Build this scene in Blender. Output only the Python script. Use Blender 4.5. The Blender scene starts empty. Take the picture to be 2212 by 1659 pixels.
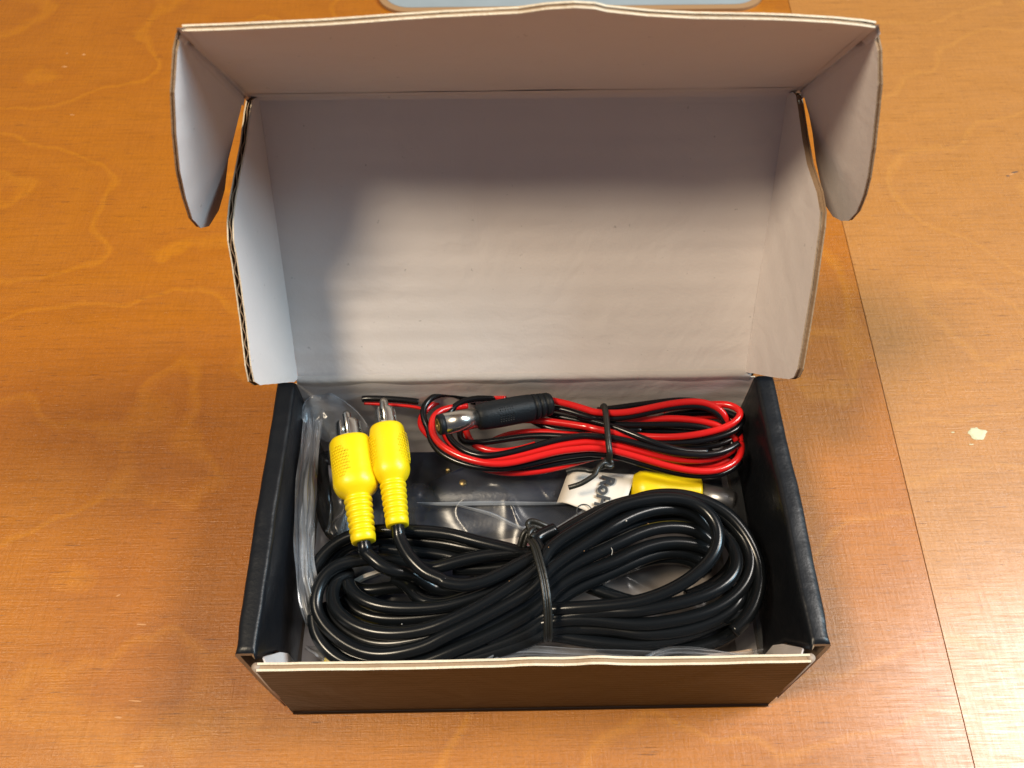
import bpy, bmesh, math, random
from mathutils import Vector as V, Matrix, noise
random.seed(4)
# ------------------------------------------------------------------ frame of the place
S = 0.16                       # one unit below = inner width of the box = 16 cm
BH, BD = 0.3302, 0.6155        # box height and depth
LL, LT = 0.5872, 0.5507        # lid length and lean
FLAP, FA = 0.3800, 0.9063      # front flap length, its angle from the horizontal
CAM = V((-0.0454, -0.4158, 1.8796)); CROT = (0.58173, 0.00084, -0.01611); FOC = 1845.3

sc = bpy.context.scene
cam_d = bpy.data.cameras.new('camera'); cam = bpy.data.objects.new('camera', cam_d)
sc.collection.objects.link(cam); sc.camera = cam
cam.location = CAM*S; cam.rotation_euler = CROT
cam_d.sensor_width = 36.0; cam_d.lens = FOC/2212*36.0
cam_d.clip_start = 0.01; cam_d.clip_end = 50
cam_d.dof.use_dof = True; cam_d.dof.focus_distance = 0.282; cam_d.dof.aperture_fstop = 20

world = bpy.data.worlds.new('World'); sc.world = world; world.use_nodes = True
bg = world.node_tree.nodes['Background']
bg.inputs[0].default_value = (0.72, 0.80, 1.0, 1); bg.inputs[1].default_value = 0.125

def area(name, loc, tgt, size, power, col):
    d = bpy.data.lights.new(name, 'AREA'); d.shape = 'DISK'; d.size = size*S; d.energy = power; d.color = col
    o = bpy.data.objects.new(name, d); sc.collection.objects.link(o)
    o.location = V(loc)*S; o.rotation_euler = (V(tgt)-V(loc)).to_track_quat('-Z', 'Y').to_euler()
area('warm_lamp', (-4.3, -1.35, 9.1), (0, .4, .3), 2.0, 25, (1.0, 0.84, 0.62))
area('cool_lamp', (8.8, .2, 6.3), (0, .4, .3), 3.0, 22, (0.56, 0.83, 1.0))
area('ceiling_lamp', (6.1, 1.5, 8.4), (0, .4, .3), 2.8, 22, (1.0, 0.93, 0.86))
sc.view_settings.view_transform = 'Standard'; sc.view_settings.look = 'None'
sc.view_settings.exposure = 0.0; sc.view_settings.gamma = 1.0

CM = cam.rotation_euler.to_matrix()
def ray(u, v): return CM @ V(((u-1106)/FOC, -(v-829.5)/FOC, -1.0))
def at(u, v, z):
    d = ray(u, v); return CAM + d*((z-CAM.z)/d.z)
def onp(u, v, o, n):
    d = ray(u, v); return CAM + d*((V(o)-CAM).dot(n)/d.dot(n))

# ------------------------------------------------------------------ helpers
def link(o, parent=None):
    sc.collection.objects.link(o)
    if parent: o.parent = parent
    return o
def thing(name, label, cat, loc=(0, 0, 0), group=None):
    o = bpy.data.objects.new(name, None); o.empty_display_size = .01; link(o)
    o.location = V(loc)*S; o['label'] = label; o['category'] = cat
    if group: o['group'] = group
    return o
def tag(o, label, cat, group=None):
    o['label'] = label; o['category'] = cat
    if group: o['group'] = group
    return o
def mesh(name, vs, fs, mats, parent=None, smooth=True, mi=None, frame=None, label=None):
    """vs in box units; placed in world (or in the frame's local coordinates)."""
    me = bpy.data.meshes.new(name)
    me.from_pydata([tuple(V(v)*S) for v in vs], [], fs)
    for m in (mats if isinstance(mats, (list, tuple)) else [mats]): me.materials.append(m)
    if mi: me.polygons.foreach_set('material_index', mi)
    me.polygons.foreach_set('use_smooth', [smooth]*len(fs) if isinstance(smooth, bool) else smooth)
    me.update()
    bm = bmesh.new(); bm.from_mesh(me); bmesh.ops.recalc_face_normals(bm, faces=bm.faces); bm.to_mesh(me); bm.free()
    o = link(bpy.data.objects.new(name, me), parent)
    if frame is not None: o.matrix_local = frame
    if parent is not None and any(parent.location):
        o.matrix_local = Matrix.Translation(-parent.location) @ (frame if frame is not None else Matrix())
    if label: o['label'] = label
    return o
class G:
    def __init__(s): s.v = []; s.f = []; s.m = []
    def add(s, vs, fs, m=0):
        k = len(s.v); s.v += [V(p) for p in vs]; s.f += [tuple(i+k for i in f) for f in fs]; s.m += [m]*len(fs)
    def build(s, name, mats, parent=None, smooth=True, **k): return mesh(name, s.v, s.f, mats, parent, smooth, s.m, **k)

def spline(P, n=7, closed=False, relax=3):
    P = [V(p) for p in P]; out = []
    N = len(P)
    for i in range(N if closed else N-1):
        if closed: a, b, c, d = P[i-1], P[i], P[(i+1) % N], P[(i+2) % N]
        else: a, b, c, d = P[max(i-1, 0)], P[i], P[i+1], P[min(i+2, N-1)]
        for k in range(n):
            t = k/n
            # centripetal-like tension for smooth bends
            out.append(0.5*((2*b)+(c-a)*t+(2*a-5*b+4*c-d)*t*t+(3*b-a-3*c+d)*t**3))
    if not closed: out.append(P[-1])
    for _ in range(relax):      # relax small kinks
        q = out[:]
        for i in range(1, len(out)-1): out[i] = q[i]*.5+(q[i-1]+q[i+1])*.25
    return out
def tube(g, pts, r, sides=12, closed=False, m=0, cap=True, flat=1.0, up=None):
    pts = [V(p) for p in pts]; n = len(pts); T = []
    for i in range(n):
        a = pts[i-1] if (i or closed) else pts[0]; b = pts[(i+1) % n] if (i < n-1 or closed) else pts[-1]
        T.append((b-a).normalized())
    N = T[0].orthogonal().normalized()
    if up is not None: N = (V(up)-T[0]*V(up).dot(T[0])).normalized()
    vs = []
    for i in range(n):
        if up is not None: N = V(up)
        N = (N-T[i]*N.dot(T[i])).normalized(); B = T[i].cross(N)
        rr = r(i/(n-1)) if callable(r) else r
        for k in range(sides):
            a = 2*math.pi*k/sides; vs.append(pts[i]+(N*math.cos(a)*flat+B*math.sin(a))*rr)
    fs = []
    for i in range(n if closed else n-1):
        j = (i+1) % n
        for k in range(sides):
            l = (k+1) % sides; fs.append((i*sides+k, i*sides+l, j*sides+l, j*sides+k))
    if cap and not closed: fs.append(tuple(range(sides))[::-1]); fs.append(tuple((n-1)*sides+k for k in range(sides)))
    g.add(vs, fs, m)
def lathe(g, a, b, prof, sides=32, m=0, sq=0.0, rot=0.0, bend=0):
    """profile [(t, r)] from point a (t=0) to b (t=1)"""
    a, b = V(a), V(b); ax = (b-a); L = ax.length; T = ax/L
    X = (V((1, 0, 0))-T*T.x).normalized(); Y = T.cross(X); vs = []; fs = []
    for t, r in prof:
        for k in range(sides):
            an = 2*math.pi*k/sides+rot; c, s = math.cos(an), math.sin(an)
            q = r/((abs(c)**(2+sq)+abs(s)**(2+sq))**(1/(2+sq)))
            vs.append(a+ax*t+(X*c+Y*s)*q)
    n = len(prof)
    for i in range(n-1):
        for k in range(sides):
            l = (k+1) % sides; fs.append((i*sides+k, i*sides+l, (i+1)*sides+l, (i+1)*sides+k))
    fs.append(tuple(range(sides))[::-1]); fs.append(tuple((n-1)*sides+k for k in range(sides)))
    g.add(vs, fs, m); return X, Y, T

# ------------------------------------------------------------------ materials
def newmat(name):
    m = bpy.data.materials.new(name); m.use_nodes = True; nt = m.node_tree
    b = nt.nodes['Principled BSDF']; return m, nt, b
def nd(nt, typ, **k):
    n = nt.nodes.new(typ)
    for a, v in k.items():
        if a.startswith('i_'): n.inputs[a[2:].replace('_', ' ')].default_value = v
        else: setattr(n, a, v)
    return n
def coords(nt, scale=(1, 1, 1), rot=(0, 0, 0)):
    tc = nd(nt, 'ShaderNodeTexCoord'); mp = nd(nt, 'ShaderNodeMapping')
    mp.inputs['Scale'].default_value = tuple(s/S for s in scale); mp.inputs['Rotation'].default_value = rot
    nt.links.new(tc.outputs['Object'], mp.inputs['Vector']); return mp.outputs[0]
def noisen(nt, vec, scale, detail=3, rough=.55, dist=0):
    n = nd(nt, 'ShaderNodeTexNoise'); nt.links.new(vec, n.inputs['Vector'])
    n.inputs['Scale'].default_value = scale; n.inputs['Detail'].default_value = detail
    n.inputs['Roughness'].default_value = rough; n.inputs['Distortion'].default_value = dist; return n.outputs['Fac']
def ramp(nt, fac, stops):
    r = nd(nt, 'ShaderNodeValToRGB'); nt.links.new(fac, r.inputs[0]); e = r.color_ramp.elements
    for i, (p, c) in enumerate(stops):
        el = e[i] if i < 2 else e.new(p)
        el.position = p; el.color = (c if isinstance(c, tuple) else (c, c, c))+(1,)
    return r.outputs[0]
def mth(nt, op, a, b=None, c=None):
    n = nd(nt, 'ShaderNodeMath', operation=op)
    for i, x in enumerate((a, b, c)):
        if x is None: continue
        if isinstance(x, (int, float)): n.inputs[i].default_value = x
        else: nt.links.new(x, n.inputs[i])
    return n.outputs[0]
def mix(nt, fac, a, b, mode='MIX'):
    n = nd(nt, 'ShaderNodeMix', data_type='RGBA', blend_type=mode)
    for s, x in (('Factor', fac), ('A', a), ('B', b)):
        sock = [i for i in n.inputs if i.name == s and (i.type == ('VALUE' if s == 'Factor' else 'RGBA'))][0]
        if isinstance(x, (int, float)): sock.default_value = x
        elif isinstance(x, tuple): sock.default_value = x+(1,)
        else: nt.links.new(x, sock)
    return [o for o in n.outputs if o.type == 'RGBA'][0]
def bump(nt, b, h, strength, dist, prev=None):
    n = nd(nt, 'ShaderNodeBump'); n.inputs['Strength'].default_value = strength; n.inputs['Distance'].default_value = dist*S
    nt.links.new(h, n.inputs['Height'])
    if prev is not None: nt.links.new(prev, n.inputs['Normal'])
    nt.links.new(n.outputs[0], b.inputs['Normal']); return n.outputs[0]
def plain(name, col, rough=.5, metal=0, spec=.5, coat=0, nb=0, ns=60, mott=0):
    m, nt, b = newmat(name)
    b.inputs['Base Color'].default_value = col+(1,); b.inputs['Roughness'].default_value = rough
    b.inputs['Metallic'].default_value = metal; b.inputs['Specular IOR Level'].default_value = spec
    b.inputs['Coat Weight'].default_value = coat; b.inputs['Coat Roughness'].default_value = .15
    v = coords(nt)
    if nb: bump(nt, b, noisen(nt, v, ns, 3), nb, .004)
    if mott:
        f = noisen(nt, v, 9, 5, .6)
        nt.links.new(mix(nt, f, tuple(c*(1-mott) for c in col), tuple(min(1, c*(1+mott)) for c in col)), b.inputs['Base Color'])
        nt.links.new(mth(nt, 'ADD', mth(nt, 'MULTIPLY', noisen(nt, v, 25, 4), .25), rough-.12), b.inputs['Roughness'])
    return m

def wood(name, cols, line, off):
    m, nt, b = newmat(name)
    v = coords(nt, (1, 1, 1)); mp = nd(nt, 'ShaderNodeVectorMath', operation='ADD'); mp.inputs[1].default_value = off
    nt.links.new(v, mp.inputs[0]); v = mp.outputs[0]
    def sc_(s):
        n = nd(nt, 'ShaderNodeVectorMath', operation='MULTIPLY'); n.inputs[1].default_value = s
        nt.links.new(v, n.inputs[0]); return n.outputs[0]
    big = noisen(nt, sc_((.62, 1.0, 1)), 1.3, 1.2, .45, .15)
    zig = noisen(nt, sc_((1.6, 1.1, 1)), 3.2, 2, .5)
    fld = mth(nt, 'ADD', mth(nt, 'MULTIPLY', big, 8.0), mth(nt, 'MULTIPLY', zig, 1.0))
    fr = mth(nt, 'FRACT', fld)
    band = ramp(nt, fr, [(0, cols[0]), (.45, cols[1]), (.84, cols[0]), (.90, line), (.92, line), (.98, cols[1])])
    mot = noisen(nt, v, 2.6, 5, .6)
    c = mix(nt, mth(nt, 'MULTIPLY', mot, .75), band, cols[2])
    grain = noisen(nt, sc_((5, 120, 1)), 1.0, 6, .72)
    g = ramp(nt, grain, [(.30, .72), (.50, 1.0), (.75, 1.10)])
    c = mix(nt, .75, c, g, 'MULTIPLY')
    cross = noisen(nt, sc_((110, 9, 1)), 1.0, 3, .6)
    c = mix(nt, .12, c, ramp(nt, cross, [(.35, .6), (.6, 1.1)]), 'MULTIPLY')
    pore = noisen(nt, sc_((16, 230, 1)), 1.0, 2, .5)
    pm = ramp(nt, pore, [(.27, 1.0), (.36, 0.0)])
    c = mix(nt, mth(nt, 'MULTIPLY', pm, .55), c, (0.09, .028, .006))
    sp = noisen(nt, v, 150, 2, .6)
    c = mix(nt, .30, c, ramp(nt, sp, [(.3, .72), (.7, 1.18)]), 'MULTIPLY')
    nt.links.new(c, b.inputs['Base Color'])
    rr = mth(nt, 'ADD', mth(nt, 'MULTIPLY', noisen(nt, sc_((2, 5, 1)), 2.5, 4), .30), .24)
    nt.links.new(rr, b.inputs['Roughness'])
    b.inputs['Specular IOR Level'].default_value = .5; b.inputs['Coat Weight'].default_value = .55; b.inputs['Coat Roughness'].default_value = .24
    fine = noisen(nt, sc_((11, 300, 1)), 1.0, 5, .7)
    wv = mth(nt, 'MULTIPLY', ramp(nt, fine, [(.34, .25), (.62, 1.0)]), ramp(nt, cross, [(.3, .7), (.65, 1.0)]))
    nt.links.new(wv, b.inputs['Coat Weight'])
    n1 = bump(nt, b, fine, .45, .003)
    n2 = bump(nt, b, cross, .35, .004, n1)
    bump(nt, b, sp, .25, .003, n2)
    return m
WOODL = wood('varnished_birch_orange', [(.385, .116, .002), (.425, .134, .002), (.375, .124, .004)], (.48, .162, .002), (3.1, 7.3, 0))
WOODR = wood('varnished_birch_pink', [(.42, .172, .034), (.45, .186, .036), (.43, .18, .038)], (.48, .205, .038), (11.7, 2.2, 0))

def cardboard(name, col, ribs, axis='Y', rough=.62, mott=.05, spec=.35, rib_scale=21):
    m, nt, b = newmat(name)
    v = coords(nt)
    f = noisen(nt, v, 5, 5, .6)
    c = mix(nt, f, tuple(x*(1-mott) for x in col), tuple(min(1, x*(1+mott)) for x in col))
    sp = noisen(nt, v, 70, 2, .5)
    c = mix(nt, mth(nt, 'MULTIPLY', ramp(nt, sp, [(.22, 1.0), (.28, 0.0)]), .5), c, tuple(x*.45 for x in col))
    # faint washboard of the flutes under the liner, uneven
    w = nd(nt, 'ShaderNodeTexWave', wave_type='BANDS', bands_direction=axis, wave_profile='SIN')
    nt.links.new(v, w.inputs['Vector']); w.inputs['Scale'].default_value = rib_scale/6.2832*2; w.inputs['Distortion'].default_value = .35
    w.inputs['Detail'].default_value = 1.5; w.inputs['Detail Scale'].default_value = .7
    amp = mth(nt, 'MULTIPLY', w.outputs['Fac'], ramp(nt, noisen(nt, v, 2.2, 2), [(.35, .15), (.7, 1.0)]))
    nt.links.new(c, b.inputs['Base Color']); b.inputs['Roughness'].default_value = rough
    b.inputs['Specular IOR Level'].default_value = spec
    n = bump(nt, b, amp, ribs, .006)
    cr = noisen(nt, v, 7, 3, .5, .6)
    n = bump(nt, b, cr, .25, .02, n)
    bump(nt, b, noisen(nt, v, 160, 3), .12, .003, n)
    return m
WHITE = cardboard('white_liner', (.66, .60, .575), .17)
WHITEX = cardboard('white_liner_diagonal', (.66, .60, .575), .16, 'DIAGONAL')
BLACK = cardboard('black_print', (.006, .007, .009), .08, 'Y', .36, .2, .32)
BLACKF = cardboard('black_print_front', (.012, .005, .002), .06, 'Y', .42, .3, .24, 60)
KRAFT = plain('kraft_core', (.30, .20, .12), .85, nb=.5, ns=120, mott=.3)
TORN = plain('torn_cream_edge', (.66, .56, .42), .85, nb=.6, ns=120, mott=.22)
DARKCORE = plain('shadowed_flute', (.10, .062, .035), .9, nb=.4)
PVC = plain('black_cable_pvc', (.0045, .0055, .0065), .23, spec=.34)
TIE = plain('black_tie_plastic', (.012, .012, .010), .38, nb=.2, ns=150)
REDPVC = plain('red_wire_pvc', (.54, .010, .009), .20, spec=.6, nb=.05, ns=120)
BLKWIRE = plain('black_wire_pvc', (.005, .005, .006), .22, spec=.42)
YEL = plain('yellow_moulded_pvc', (.78, .57, .003), .36, spec=.45, nb=.12, ns=70)
RUB = plain('black_moulded_rubber', (.005, .007, .009), .5, spec=.25, nb=.2, ns=200)
STEEL = plain('nickel_plate', (.52, .50, .46), .25, metal=1, nb=.08)
BRASS = plain('brass_plate', (.42, .30, .12), .45, metal=1)
MODULE = plain('dark_navy_plastic', (.008, .011, .024), .36, spec=.35, nb=.15, ns=120)
PAPER = plain('white_paper', (.62, .57, .50), .7, nb=.2, mott=.06)
MAROON = plain('maroon_print', (.10, .012, .016), .55)
INK = plain('grey_ink', (.03, .032, .035), .6)
MAT = plain('blue_grey_pad', (.27, .31, .33), .45, mott=.1, nb=.2)
MATR = plain('brown_pad_rim', (.33, .19, .09), .5)
FLECK = plain('pale_paint', (.55, .55, .36), .7, nb=.8, ns=90, mott=.25)
WEAR = plain('pale_scratch', (.55, .27, .11), .6)

def film(name, body, tint=(.82, .86, .92), rough=.13, bmp=.18):
    m, nt, b = newmat(name); nt.nodes.remove(b); out = nt.nodes['Material Output']
    v = coords(nt)
    tr = nd(nt, 'ShaderNodeBsdfTransparent'); tr.inputs[0].default_value = (.93, .94, .96, 1)
    gl = nd(nt, 'ShaderNodeBsdfGlossy'); gl.inputs['Roughness'].default_value = rough
    df = nd(nt, 'ShaderNodeBsdfDiffuse'); df.inputs[0].default_value = tint+(1,)
    tl = nd(nt, 'ShaderNodeBsdfTranslucent'); tl.inputs[0].default_value = tint+(1,)
    fr = nd(nt, 'ShaderNodeFresnel'); fr.inputs[0].default_value = 1.50
    bp = nd(nt, 'ShaderNodeBump'); bp.inputs['Strength'].default_value = bmp; bp.inputs['Distance'].default_value = .010*S
    h = mth(nt, 'ABSOLUTE', mth(nt, 'SUBTRACT', noisen(nt, v, 8, 4, .55, .25), .5))
    nt.links.new(h, bp.inputs['Height'])
    for n in (gl, df, fr, tl): nt.links.new(bp.outputs[0], n.inputs['Normal'])
    a1 = nd(nt, 'ShaderNodeMixShader'); a1.inputs[0].default_value = .4
    nt.links.new(df.outputs[0], a1.inputs[1]); nt.links.new(tl.outputs[0], a1.inputs[2])
    a2 = nd(nt, 'ShaderNodeMixShader')
    nt.links.new(mth(nt, 'MULTIPLY', ramp(nt, noisen(nt, v, 4, 4, .6, 1.2), [(.35, .25), (.75, 1.6)]), body), a2.inputs[0])
    nt.links.new(tr.outputs[0], a2.inputs[1]); nt.links.new(a1.outputs[0], a2.inputs[2])
    a3 = nd(nt, 'ShaderNodeMixShader')
    nt.links.new(mth(nt, 'MULTIPLY', fr.outputs[0], .55), a3.inputs[0])
    nt.links.new(a2.outputs[0], a3.inputs[1]); nt.links.new(gl.outputs[0], a3.inputs[2])
    nt.links.new(a3.outputs[0], out.inputs['Surface'])
    return m
FILM = film('clear_bag_film', .042, rough=.22, bmp=.12)
FILMH = film('clear_bag_film_folded', .23, rough=.2)

# ------------------------------------------------------------------ table
def slab_poly(g, pts, z0, z1, m=0):
    n = len(pts); vs = [V((p[0], p[1], z1)) for p in pts]+[V((p[0], p[1], z0)) for p in pts]
    fs = [tuple(range(n)), tuple(range(2*n-1, n-1, -1))]+[(i, i+n, (i+1) % n+n, (i+1) % n) for i in range(n)]
    g.add(vs, fs, m)
tab = thing('wooden_table', 'orange varnished birch plywood table under the open cardboard box', 'table', (0, 0, 0))
SX = lambda y: 0.9050+0.0506*y
g = G(); slab_poly(g, [(-4, -2.2), (SX(-2.2)-.0012, -2.2), (SX(4)-.0012, 4), (-4, 4)], -.12, 0)
g.build('board', WOODL, tab, False, label='wide orange board left of the seam')
g = G(); slab_poly(g, [(SX(-2.2)+.0012, -2.2), (4, -2.2), (4, 4), (SX(4)+.0012, 4)], -.12, 0)
g.build('board', WOODR, tab, False, label='pinkish board right of the seam')
g = G(); slab_poly(g, [(SX(-2.2)-.01, -2.2), (SX(-2.2)+.01, -2.2), (SX(4)+.01, 4), (SX(4)-.01, 4)], -.13, -.0035)
g.build('seam_filler', plain('dark_seam', (.16, .06, .016), .8), tab, False)
def blob(g, c, rx, ry, h, seed, n=26, rot=0):
    vs = [V((c[0], c[1], h))]
    for ring, rr, hh in ((0, .55, h*1.1), (1, .86, h*.7), (2, 1.0, 0.0003)):
        for k in range(n):
            a = 2*math.pi*k/n; w = 1+.38*noise.noise(V((math.cos(a)*1.7, math.sin(a)*1.7, seed)))+.13*noise.noise(V((math.cos(a)*6, math.sin(a)*6, seed+5)))
            x, y = rx*rr*w*math.cos(a), ry*rr*w*math.sin(a)
            vs.append(V((c[0]+x*math.cos(rot)-y*math.sin(rot), c[1]+x*math.sin(rot)+y*math.cos(rot), hh+.0006*noise.noise(V((x*90, y*90, seed)))*(ring < 2))))
    fs = [(0, 1+k, 1+(k+1) % n) for k in range(n)]
    for r_ in range(2):
        for k in range(n): l = (k+1) % n; fs.append((1+r_*n+k, 1+(r_+1)*n+k, 1+(r_+1)*n+l, 1+r_*n+l))
    g.add(vs, fs)
g = G(); c = at(2112, 936, 0); blob(g, c, .021, .0165, .0022, 2.3); g.build('paint_spot', FLECK, tab)
g = G()
for (u, v, a, b2, s_) in ((2104, 946, .006, .0025, 9), (2058, 934, .005, .0016, 8), (2098, 960, .006, .0014, 7)):
    g = G(); c = at(u, v, 0); blob(g, c, a, b2, .0008, s_, 12); g.build('paint_spot', FLECK, tab)
g = G()
for (u, v, a, b2, ro) in ((140, 144, .009, .003, 0), (181, 118, .0065, .0035, 0), (145, 115, .003, .002, 0), (156, 248, .008, .002, -.2),
                          (256, 1286, .006, .0018, .5), (305, 1349, .012, .0018, -.1), (292, 1514, .013, .0018, -.1), (256, 1550, .009, .002, -.1),
                          (1832, 0, .004, .002, 0), (2185, 376, .010, .0016, .3), (300, 1655, .01, .002, 0)):
    g = G(); c = at(u, v, 0); blob(g, c, a, b2, .0006, u*.1, 12, ro); g.build('scratch', WEAR, tab)
g = G(); 
for (u, v, a, b2, ro) in ((2192, 372, .012, .0025, .2), (2177, 380, .006, .0025, 0), (966, 17, .004, .006, 0)):
    g = G(); c = at(u, v, 0); blob(g, c, a, b2, .0006, u*.1, 12, ro); g.build('dark_speck', INK, tab)

# pale pad at the far end of the table
pad = thing('desk_pad', 'pale blue-grey rounded pad with brown rim lying behind the box lid', 'pad', (.24, 2.9, 0))
def rrect(x0, x1, y0, y1, r, n=8):
    o = []
    for cx, cy, a0 in ((x1-r, y0+r, -90), (x1-r, y1-r, 0), (x0+r, y1-r, 90), (x0+r, y0+r, 180)):
        for k in range(n+1):
            a = math.radians(a0+90*k/n); o.append((cx+r*math.cos(a), cy+r*math.sin(a)))
    return o
g = G(); slab_poly(g, rrect(-.50, .945, 2.452, 3.4, .12), .0005, .012); g.build('pad_rim', MATR, pad, False)
g = G(); slab_poly(g, rrect(-.477, .922, 2.478, 3.38, .10), .011, .0135); g.build('pad_surface', MAT, pad, False)

# ------------------------------------------------------------------ the box
box = thing('cardboard_box', 'open black cardboard mailer box with white inside and raised lid', 'box', (0, .3, 0))
TH = .0155
def frame(o, ex, ey):
    ex, ey = V(ex).normalized(), V(ey).normalized(); n = ex.cross(ey).normalized(); ey = n.cross(ex)
    M = Matrix.Identity(4)
    for i in range(3): M[i][0], M[i][1], M[i][2], M[i][3] = ex[i], ey[i], n[i], V(o)[i]*S
    return M
def local(M, P): return M.inverted() @ (V(P)*S) / S
def dens(poly, step=.012):
    o = []
    for i, a in enumerate(poly):
        b = poly[(i+1) % len(poly)]; a, b = V(a[:2]), V(b[:2]); n = max(1, int((b-a).length/step))
        for k in range(n): o.append(a+(b-a)*k/n)
    return o
def inset(poly, d):
    n = len(poly); A = sum(poly[i].x*poly[(i+1) % n].y-poly[(i+1) % n].x*poly[i].y for i in range(n)); s = 1 if A > 0 else -1
    o = []
    for i in range(n):
        t = (poly[(i+1) % n]-poly[i-1]).normalized(); o.append(poly[i]+V((-t.y, t.x))*d*s)
    return o
def board(name, poly, M, parent, inner, outer=None, th=TH, wob=.0012, seed=0, warp=None, flute=True, edge=None, label=None, rec=.006, sub=True, core=None, lt=.0026):
    """corrugated board: inner liner on the +n face, outer liner behind, wavy core recessed between them"""
    outer = outer or BLACK; edge = edge or TORN
    P = dens(poly)
    def wobble(P, k): return [p+V((noise.noise(V((p.x*9, p.y*9, seed+k)))+.5*noise.noise(V((p.x*60, p.y*60, seed+k))), noise.noise(V((p.x*9, p.y*9, seed+k+9)))+.5*noise.noise(V((p.x*60, p.y*60, seed+k+4)))))*wob for p in P]
    W = warp or (lambda x, y: 0.0)
    g = G()
    def sheet(P, z1, z0, mtop, mbot, mrim):
        n = len(P)
        bm = bmesh.new(); vv = [bm.verts.new((p.x, p.y, 0)) for p in P]; f = bm.faces.new(vv)
        r = bmesh.ops.triangulate(bm, faces=[f])
        for _ in range(2 if sub and warp else 0):
            es = [e for e in bm.edges if e.calc_length() > .03 and not e.is_boundary]
            bmesh.ops.subdivide_edges(bm, edges=es, cuts=1)
            bmesh.ops.triangulate(bm, faces=bm.faces[:])
        bm.verts.index_update(); idx = {v: i for i, v in enumerate(bm.verts)}
        vs = [V((v.co.x, v.co.y, z1+W(v.co.x, v.co.y))) for v in bm.verts]; fs = [tuple(idx[v] for v in f.verts) for f in bm.faces]
        bm.free()
        g.add(vs, fs, mtop)
        g.add([V((v.x, v.y, v.z-z1+z0)) for v in vs], [f[::-1] for f in fs], mbot)
        rim = [V((p.x, p.y, z1+W(p.x, p.y))) for p in P]+[V((p.x, p.y, z0+W(p.x, p.y))) for p in P]
        g.add(rim, [(i, (i+1) % n, (i+1) % n+n, i+n) for i in range(n)], mrim)
    sheet(wobble(P, 0), 0, -lt, 0, 3, 2)
    sheet(wobble(P, 3), -th+lt, -th, 3, 1, 2)
    # dark core, set back from the cut edge
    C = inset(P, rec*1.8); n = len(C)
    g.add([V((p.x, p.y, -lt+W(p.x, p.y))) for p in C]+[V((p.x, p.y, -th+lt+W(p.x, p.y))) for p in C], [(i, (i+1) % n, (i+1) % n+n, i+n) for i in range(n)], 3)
    if flute:
        # the wavy paper seen in the cut edge, running along local x
        Q = []
        for i, p in enumerate(dens(poly, .003)): Q.append(p)
        C1 = inset(Q, .0008); C2 = inset(Q, rec*1.8); n = len(Q); A = (th-2*lt)*.5-.0008
        ph = lambda p: math.sin(p.y*2*math.pi/.036+4*noise.noise(V((p.x*3, p.y*5, seed))))*(.35+.65*min(1, max(0, .6+1.6*noise.noise(V((1, p.y*6, seed+3))))))
        up = [V((a.x, a.y, -th/2+A*ph(q)+.0006+W(a.x, a.y))) for a, q in zip(C1, Q)]+[V((a.x, a.y, -th/2+A*ph(q)+.0006+W(a.x, a.y))) for a, q in zip(C2, Q)]
        g.add(up, [(i, (i+1) % n, (i+1) % n+n, i+n) for i in range(n)], 4)
        lo = [v-V((0, 0, .0016)) for v in up]
        g.add(lo, [(i, (i+1) % n, (i+1) % n+n, i+n) for i in range(n)][::-1], 4)
        g.add(up[:n]+lo[:n], [(i, (i+1) % n, (i+1) % n+n, i+n) for i in range(n)], 4)
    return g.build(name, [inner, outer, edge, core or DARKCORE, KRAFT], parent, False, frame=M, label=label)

# bottom
M = frame((0, 0, .006), (1, 0, 0), (0, 1, 0))
g = G(); slab_poly(g, [(-.5, .004), (.5, .004), (.5, BD-.002), (-.5, BD-.002)], -.005, .006)
g.build('bottom_panel', WHITE, box, False, frame=frame((0, 0, .001), (1, 0, 0), (0, 1, 0)))
# front panel: black outside, cut cream top edge, a little wavy
def top_wave(u): return .0125*math.exp(-((u-.11)/.035)**2)+.0085*math.exp(-((u-.0)/.05)**2)-.004*math.exp(-((u-.30)/.12)**2)-.003*math.exp(-((u+.25)/.1)**2)+.0022*noise.noise(V((u*14, 3, 1)))+.0010*noise.noise(V((u*50, 3, 1)))
M = frame((0, TH, 0), (-1, 0, 0), (0, 0, 1))       # n = ex x ey -> +y (inside)
poly = [(.500, .003), (-.500, .003), (-.497, BH-.004)]
poly += [(-.497+.994*k/40, BH-.004+top_wave(-(-.497+.994*k/40))) for k in range(1, 40)] + [(.497, BH-.004)]
board('front_panel', poly, M, box, WHITE, BLACKF, th=TH, seed=3, wob=.0013, flute=False, core=KRAFT, lt=.0042, rec=.0018)
# rolled lower crease of the front panel
g = G(); tube(g, spline([(-.498, .002, .006), (0, 0.0015, .006), (.498, .002, .006)], 12), .006, 10); g.build('front_crease', BLACKF, box)
# back panel
M = frame((0, BD, 0), (1, 0, 0), (0, 0, 1))         # n = x cross z = -y (inside)
board('back_panel', [(-.503, .002), (.503, .002), (.503, BH-.006), (-.503, BH-.006)], M, box, WHITE, BLACK, seed=8, flute=False, warp=lambda x, y: .003*noise.noise(V((x*5, y*7, 4))))
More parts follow.
